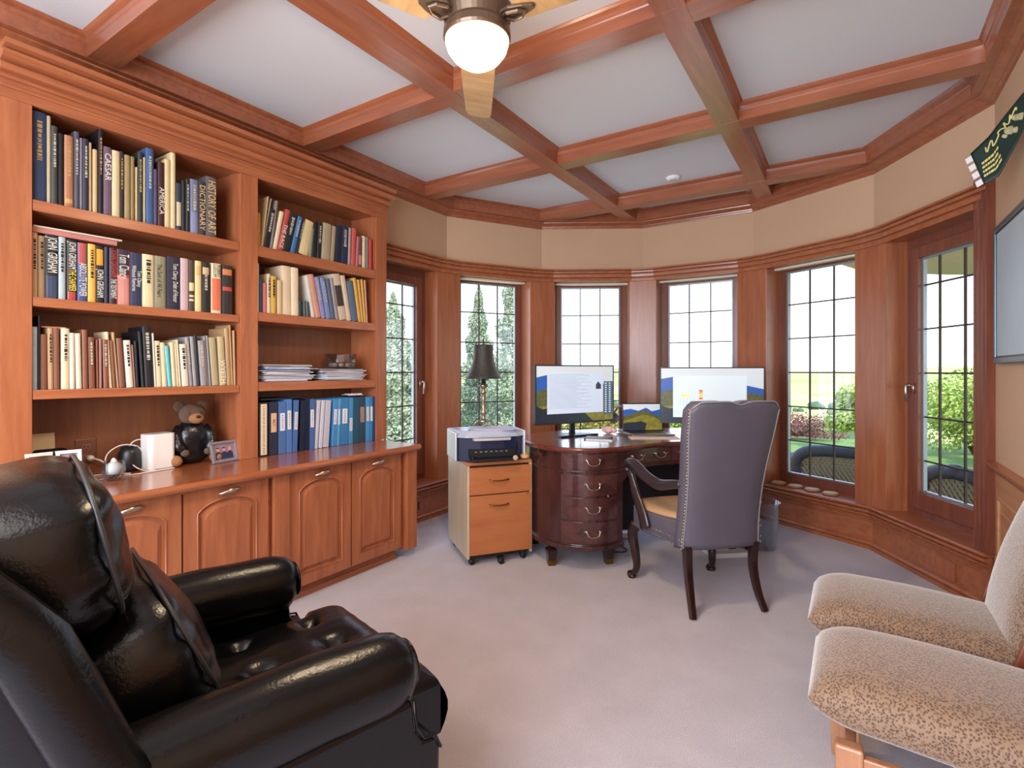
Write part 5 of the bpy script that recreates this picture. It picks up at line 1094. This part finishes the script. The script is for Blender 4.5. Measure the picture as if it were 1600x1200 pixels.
PT=[(.45,3.117,2.229),(.51,3.101,2.287),(.555,3.058,2.351),(.598,2.994,2.405),(.608,2.689,2.374)]; PB=[(.485,3.049,2.064),(.529,3.03,2.085),(.576,2.99,2.197),(.597,2.932,2.262),(.608,2.689,2.256)]
def pen(a,b):  # a along length, b across; sags outward from the wall and droops
    i=min(3,int(a*4)); s=a*4-i; p=Vector(PT[i]).lerp(Vector(PT[i+1]),s); q_=Vector(PB[i]).lerp(Vector(PB[i+1]),s); r_=q_.lerp(p,b); return (r_.x-(UR-.01),r_.y-3.3,r_.z-2.05)
mb=MB(); mb.grid(lambda a,b:pen(a,b),26,12); mb.grid(lambda a,b:tuple(Vector(pen(a,b))+Vector((.004,0,0))),26,12)
nn=26*12; q=[]
for j in range(11): q+=[(j,j+1,nn+j+1,nn+j),(25*12+j,25*12+j+1,nn+25*12+j+1,nn+25*12+j)]
for i in range(25): q+=[(i*12,(i+1)*12,nn+(i+1)*12,nn+i*12),(i*12+11,(i+1)*12+11,nn+(i+1)*12+11,nn+i*12+11)]
mb.f+=q; mb.mi+=[0]*len(q); part('cloth',mb,green,t,smooth=True)
def strip(mb,a0,a1,b0,b1,n=6,th=.003):
    vv=[]
    for k in range(n+1):
        a=a0+(a1-a0)*k/n
        for b in (b0,b1): p=Vector(pen(a,b)); vv+=[tuple(p+Vector((-.0006,-.0012,0))),tuple(p+Vector((-.001,-.0012-th,0)))]
    ff=[]
    for k in range(n): o=4*k; ff+=[(o,o+1,o+5,o+4),(o+2,o+6,o+7,o+3),(o,o+4,o+6,o+2),(o+1,o+3,o+7,o+5)]
    ff+=[(0,2,3,1),(4*n,4*n+1,4*n+3,4*n+2)]; mb.add(vv,ff)
mb=MB(); rr=random.Random(9)
for r_,b in enumerate((.16,.27,.38,.49)):
    a=.05+.01*r_
    while a<.31: l=rr.uniform(.02,.05); strip(mb,a,min(a+l,.33),b,b+.055,2); a+=l+.008
part('small_lettering',mb,yel,t)
mb=MB(); P=[]
for k in range(60):
    s=k/59; p=Vector(pen(min(1,.16+.50*s+.02*math.cos(s*34)),.76+(.045+.045*abs(math.sin(s*7.3)))*math.sin(s*34+2*math.sin(s*9)))); P.append((p.x-.001,p.y-.003,p.z))
mb.tube(P,.0028,5); part('script_lettering',mb,yel,t)
mb=MB()
for (a,b,r_) in ((.52,.42,.026),(.64,.5,.02),(.58,.25,.018),(.70,.35,.022),(.44,.5,.014)):
    p=pen(a,b); superell(mb,(p[0]-.001,p[1]-.002,p[2]),(r_,.004,r_*.7),1,1,14,8)
part('embroidered_emblem',mb,mat('emblem_pale','b8ac80',.7,vary=.4,vscale=60),t,smooth=True)
for k in range(4):
    mb=MB(); b0=.02+.25*k; vv=[]
    p,q_=Vector(pen(0,b0)),Vector(pen(0,b0+.17)); e=Vector((-.02,.004,-.012)); th=Vector((0,.004,0))
    mb.hexa([tuple(p),tuple(q_),tuple(q_+e),tuple(p+e),tuple(p+th),tuple(q_+th),tuple(q_+e+th),tuple(p+e+th)]); part('white_tab',mb,paper,t)
# ---- wooden rounds on the fifth window sill
T=fmat(4)
for k,x in enumerate((.165,.315,.455,.60)):
    p=T@Vector((x+.04,.055,.3055)); which=['half hidden by the armchair','second from the left','third from the left','nearest the right pier'][k]
    t=thing('wooden_round','round pale wooden slice on the sill of the fifth window, %s'%which,'wooden disc',tuple(p),R(20*k),'wooden rounds on the window sill')
    mb=MB(); mb.lathe([(0,0),(.052,0),(.060,.006),(.058,.014),(.052,.018),(0,.018)],26,sx=1,sy=.95); part('bark_edge',mb,mat('round_edge','a87850',.5),t,smooth=True)
    mb=MB(); mb.lathe([(0,.0181),(.048,.0181),(.046,.0195),(0,.0195)],26); part('pale_face',mb,mat('round_face','d8c4a8',.5,vary=.2,vscale=40),t)
# ================================================================= OUTDOORS
grass=mat('lawn_grass','6c8c3c',.95,vary=.35,vscale=1.5,bump=.6,bscale=20)
def terr(x,y):
    d=math.hypot(x,y-3)
    z=-.42 if d<13 else -.42-(d-13)*.30 if d<45 else -10-(d-45)*.045
    if d>700: z=-39.5+(d-700)*.055
    z+= .25*noise.noise(Vector((x*.08,y*.08,0)))*(1 if d>14 else 0)*min(8,d*.03)
    if d>900: z+=24*max(0,noise.noise(Vector((x*.0016,y*.0016,3)))+.2)
    return z
rad=[5.4,8,11,14,18,24,32,45,60,80,110,150,200,270,360,480,620,760,900,1050,1200,1400]
vv=[];ff=[];na=72; A0,A1=-60,160
for i,r_ in enumerate(rad):
    for j in range(na+1):
        a=R(A0+(A1-A0)*j/na); x=-1.2+r_*math.cos(a); y=2.4+r_*math.sin(a)*1.0; vv.append((x,y,terr(x,y) if r_>5.5 else -.42))
    
for i in range(len(rad)-1):
    for j in range(na): a=i*(na+1)+j; ff.append((a,a+1,a+na+2,a+na+1))
# separate the near lawn from the valley fields
lawn_f=[f for f in ff if f[0]//(na+1)<3]; field_f=[f for f in ff if f[0]//(na+1)>=3]
mb=MB(); mb.add(vv,lawn_f); o=struct('lawn',mb,grass)
field=bpy.data.materials.new('valley_fields'); field.use_nodes=True; n=field.node_tree; b=n.nodes['Principled BSDF']; tcn=n.nodes.new('ShaderNodeTexCoord')
vo=n.nodes.new('ShaderNodeTexVoronoi'); mp=n.nodes.new('ShaderNodeMapping'); mp.inputs['Scale'].default_value=(.010,.018,.01); n.links.new(tcn.outputs['Object'],mp.inputs[0]); n.links.new(mp.outputs[0],vo.inputs['Vector']); vo.inputs['Scale'].default_value=1
r=n.nodes.new('ShaderNodeValToRGB'); sep=n.nodes.new('ShaderNodeSeparateColor'); n.links.new(vo.outputs['Color'],sep.inputs[0]); n.links.new(sep.outputs[0],r.inputs[0])
r.color_ramp.elements[0].color=lin('8fa050'); r.color_ramp.elements[1].color=lin('c0ae74'); e=r.color_ramp.elements.new(.5); e.color=lin('a8ac64')
n.links.new(r.outputs[0],b.inputs['Base Color']); b.inputs['Roughness'].default_value=1
mb=MB(); mb.add(vv,field_f); o=struct('valley',mb,field)
# patio slab
mb=MB(); mb.prism([(-3.2,4.7),(-2.6,6.0),(-.2,8.2),(3.4,6.4),(4.4,1.0),(.9,1.0),(.9,3.7),(.3,4.8),(-.6,5.3),(-1.8,5.3)],-.5,-.39); struct('patio',mb,mat('patio_stone','aca496',.9,vary=.2))
# roof overhang outside the right-hand windows, and roof slab above
mb=MB(); mb.prism([(-.62,5.16),(-.12,6.67),(.05,7.17),(.8,8.0),(1.3,8.4),(4.2,9.4),(4.2,-1.5),(.88,-1.5),(.88,3.7),(.38,4.65)],2.40,2.52); struct('wall_soffit',mb,mat('soffit_tan','b89c84',.8))
def pol(px,Y): X=(px-800)/823.3*Y; return cw_(X,Y)
# foliage helpers
def leafcloud(mb,center,shape,n,size,seed,squash=(1,1,1)):
    rr=random.Random(seed)
    for k in range(n):
        p=shape(rr); s=size*rr.uniform(.6,1.3); a=Vector((rr.gauss(0,1),rr.gauss(0,1),rr.gauss(0,1))).normalized(); b_=a.orthogonal().normalized(); c_=a.cross(b_)
        P=Vector(p)+Vector(center); mb.add([tuple(P-b_*s*.5),tuple(P+c_*s*.35),tuple(P+b_*s*.7),tuple(P-c_*s*.35)],[(0,1,2,3)])
thuja=mat('conifer_green','b4bea0',.9,vary=.5,vscale=1.2,c2='7c8c74'); bark=mat('bark_brown','5a4434',.9)
def conifer(label,x,y,h,r_,seed,n=10000):
    g=terr(x,y); t=thing('conifer',label,'tree',(x,y,g),0,'conifers outside the left windows'); rr=random.Random(seed)
    mb=MB(); mb.lathe([(r_*.09,0),(r_*.05,h*.5),(.01,h*.96)],8); part('trunk',mb,bark,t)
    lob=[(rr.uniform(0,2*PI),rr.uniform(.1,.9),rr.uniform(.1,.28)) for _ in range(34)]
    def sh(q):
        z=q.random()**1.15; rad_=r_*(1-z)**.75*(.72+.28*math.sin(z*38+seed)*.6)
        a=q.uniform(0,2*PI); w_=1
        for la,lz,lw in lob:
            d=abs((a-la+PI)%(2*PI)-PI)
            if d<.5 and abs(z-lz)<.07: w_=1+lw
        rr2=rad_*w_*(q.random()**.28); return (rr2*math.cos(a),rr2*math.sin(a),z*h+q.uniform(-.1,.1))
    mb=MB(); leafcloud(mb,(0,0,0),sh,n*2,.055,seed); part('foliage',mb,thuja,t)['kind']='stuff'
conifer('pale green conifer filling the left half of the first window',*pol(614,9.5),3.0,.8,1)
conifer('conifer outside between the first and second windows',*pol(662,12),2.6,.9,2)
conifer('tall conifer rising at the right of the second window',*pol(805,11.5),4.2,.9,3,11000)
conifer('lower conifer behind the lamp shade in the second window',*pol(748,14),3.9,.8,4)
conifer('distant slim conifer at the left edge of the first window',*pol(590,15),4.6,.7,5)
bushg=mat('bush_green','b4c060',.9,vary=.45,vscale=2.5,c2='7c943c')
def bush(label,x,y,r_,h,seed,m,n=7000,name='bush',size=.07,grp=None):
    g=terr(x,y); t=thing(name,label,'bush',(x,y,g),0,grp); rr=random.Random(seed)
    cl=[(rr.uniform(-.6,.6)*r_,rr.uniform(-.6,.6)*r_,rr.uniform(.3,.75)*h,rr.uniform(.35,.55)*r_) for _ in range(11)]
    def sh(q):
        c=q.choice(cl); d=Vector((q.gauss(0,1),q.gauss(0,1),q.gauss(0,1))).normalized()*c[3]*(q.random()**.25); return (c[0]+d.x,c[1]+d.y,max(.02,c[2]+d.z*.8))
    mb=MB(); leafcloud(mb,(0,0,0),sh,n,size,seed); part('foliage',mb,m,t)['kind']='stuff'
    mb=MB()
    for k in range(7):
        a=k*.9; mb.tube([(0,0,0),(.25*r_*math.cos(a),.25*r_*math.sin(a),h*.35),(.5*r_*math.cos(a),.5*r_*math.sin(a),h*.7)],[.03,.02,.008],6)
    part('stems',mb,bark,t)
x,y=pol(1522,10.5); bush('large bright green bush on the lawn outside the right-hand sash window',x,y,1.35,1.75,11,bushg,9000)
x,y=pol(1660,8.6); bush('bright green bush continuing right of the large one, outside the last window',x,y,.9,1.5,12,bushg,6000)
x,y=pol(1345,11.0); bush('yellow-green bush at the right side of the fifth window',x,y,.6,1.7,13,bushg,5000)
x,y=pol(1245,13.5); bush('low red-leaved shrub beyond the wicker sofa in the fifth window',x,y,1.2,.36,14,mat('red_leaves','96605a',.9,vary=.4,vscale=5),5000,size=.05)
x,y=pol(925,13.0); bush('low golden shrub outside below the left monitor',x,y,1.15,.7,15,mat('golden_leaves','b8a850',.9,vary=.3,vscale=3),6000,size=.07)
x,y=pol(1085,13.4); bush('low yellow-green shrub outside below the right monitor',x,y,1.1,.7,16,bushg,5000)
# vine rows in the valley
vine=mat('vine_green','5c6c3c',.95,vary=.3)
for k in range(16):
    Y=72+k*5.0; 
    x0,y0=pol(1225,Y); x1,y1=pol(1350,Y-18); n_=26; mb=MB()
    for j in range(n_):
        s=j/(n_-1); xx=x0+(x1-x0)*s; yy=y0+(y1-y0)*s; zz=terr(xx,yy); superell(mb,(xx,yy,zz+.6),(.9,.9,.8),1,1,6,5)
    o=part('vine_row',mb,vine,None); tag(o,'row of grapevines in the valley beyond the fifth window','vines','rows of vines in the valley')
# distant tree clumps
rr=random.Random(21); FT=MB()
for k in range(44):
    px=rr.uniform(840,1560); Y=rr.uniform(140,520); 
    if px<1200 and rr.random()<.5: px=rr.uniform(1220,1560)
    x,y=pol(px,Y); s=Y*.006*rr.uniform(.7,1.6)
    for q in range(5): superell(FT,(x+rr.uniform(-2,2)*s,y+rr.uniform(-1,1)*s,terr(x,y)+s*.6),(s*rr.uniform(.6,1),s*.8,s*rr.uniform(.6,1.1)),1,1,8,6)
o=part('distant_trees',FT,mat('far_tree_green','50684c',.95),None,smooth=True); tag(o,'scattered tree clumps far off in the valley beyond the windows','trees'); o['kind']='stuff'
# ------------------------------------------------ wicker furniture on the patio
wick=mat('black_wicker','20262e',.5,bump=1,bscale=90,vary=.3,vscale=50); rope=mat('tan_wicker','6e6248',.7)
def wicker_seat(label,p0,p1,name,arm=True):
    a=Vector(p0);b=Vector(p1); w_=(b-a).length; an=math.atan2(b.y-a.y,b.x-a.x)
    t=thing(name,label,'outdoor seat',(a.x,a.y,-.39),an)
    # back seen from the house, rolled top
    mb=MB(); P=bez([(.06,-.02,.12),(.01,-.04,.4),(.0,-.05,.58),(.10,-.06,.70),(.3,-.07,.735),(w_*.5,-.08,.74),(w_-.3,-.07,.735),(w_-.10,-.06,.70),(w_,-.05,.58),(w_-.01,-.04,.4),(w_-.06,-.02,.12)],6); mb.tube(P,.065,12); part('rolled_frame',mb,wick,t,smooth=True)
    if arm:
        for s in (0,1):
            x=.0 if s==0 else w_; d=-1 if s==0 else 1
            mb=MB(); mb.tube(bez([(x,.0,.60),(x+d*.08,.15,.60),(x+d*.10,.45,.52),(x+d*.04,.62,.40),(x+d*.0,.66,.2),(x,.66,.02)],6),.06,12); part('rolled_arm',mb,wick,t,smooth=True)
    # open diagonal weave panel: strands crossing
    mb=MB(); n_=int(w_/.045)
    for sgn in (-1,1):
        for k in range(-8,n_+8):
            xs=[.06+k*.045+sgn*.0, .06+k*.045+sgn*.36]
            x0,z0,x1,z1=xs[0],.14,xs[1],.68
            lo,hi=.07,w_-.07
            def cut(xa,za,xb,zb):
                if xa>xb: xa,za,xb,zb=xb,zb,xa,za
                if xb<lo or xa>hi: return None
                if xa<lo: za=za+(zb-za)*(lo-xa)/(xb-xa); xa=lo
                if xb>hi: zb=za+(zb-za)*(hi-xa)/(xb-xa); xb=hi
                return xa,za,xb,zb
            c_=cut(x0,z0,x1,z1)
            if c_: mb.tube([(c_[0],-.05+sgn*.006,c_[1]),(c_[2],-.06+sgn*.006,c_[3])],.017,5)
    part('woven_panel',mb,rope,t)['kind']='stuff'
    mb=MB(); mb.box(.05,w_-.05,-.02,.62,.28,.36); part('seat_deck',mb,wick,t,bevel=.02)
    mb=MB(); mb.box(.08,w_-.08,.0,.60,.361,.46); part('seat_pad',mb,mat('pad_olive','746c54',.9),t,bevel=.03)
    for x in (.08,w_-.08):
        for y in (.02,.58): mb=MB(); mb.tube([(x,y,0),(x,y,.28)],.03,8); part('leg',mb,wick,t)
wicker_seat('black wicker sofa with rolled frame on the patio outside the fifth window',pol(1244,6.2),pol(1400,5.6),'wicker_sofa')
wicker_seat('black wicker chair with rolled top on the patio outside the right-hand sash window',pol(1448,5.0),pol(1560,4.45),'wicker_chair',False)
flush_texts()
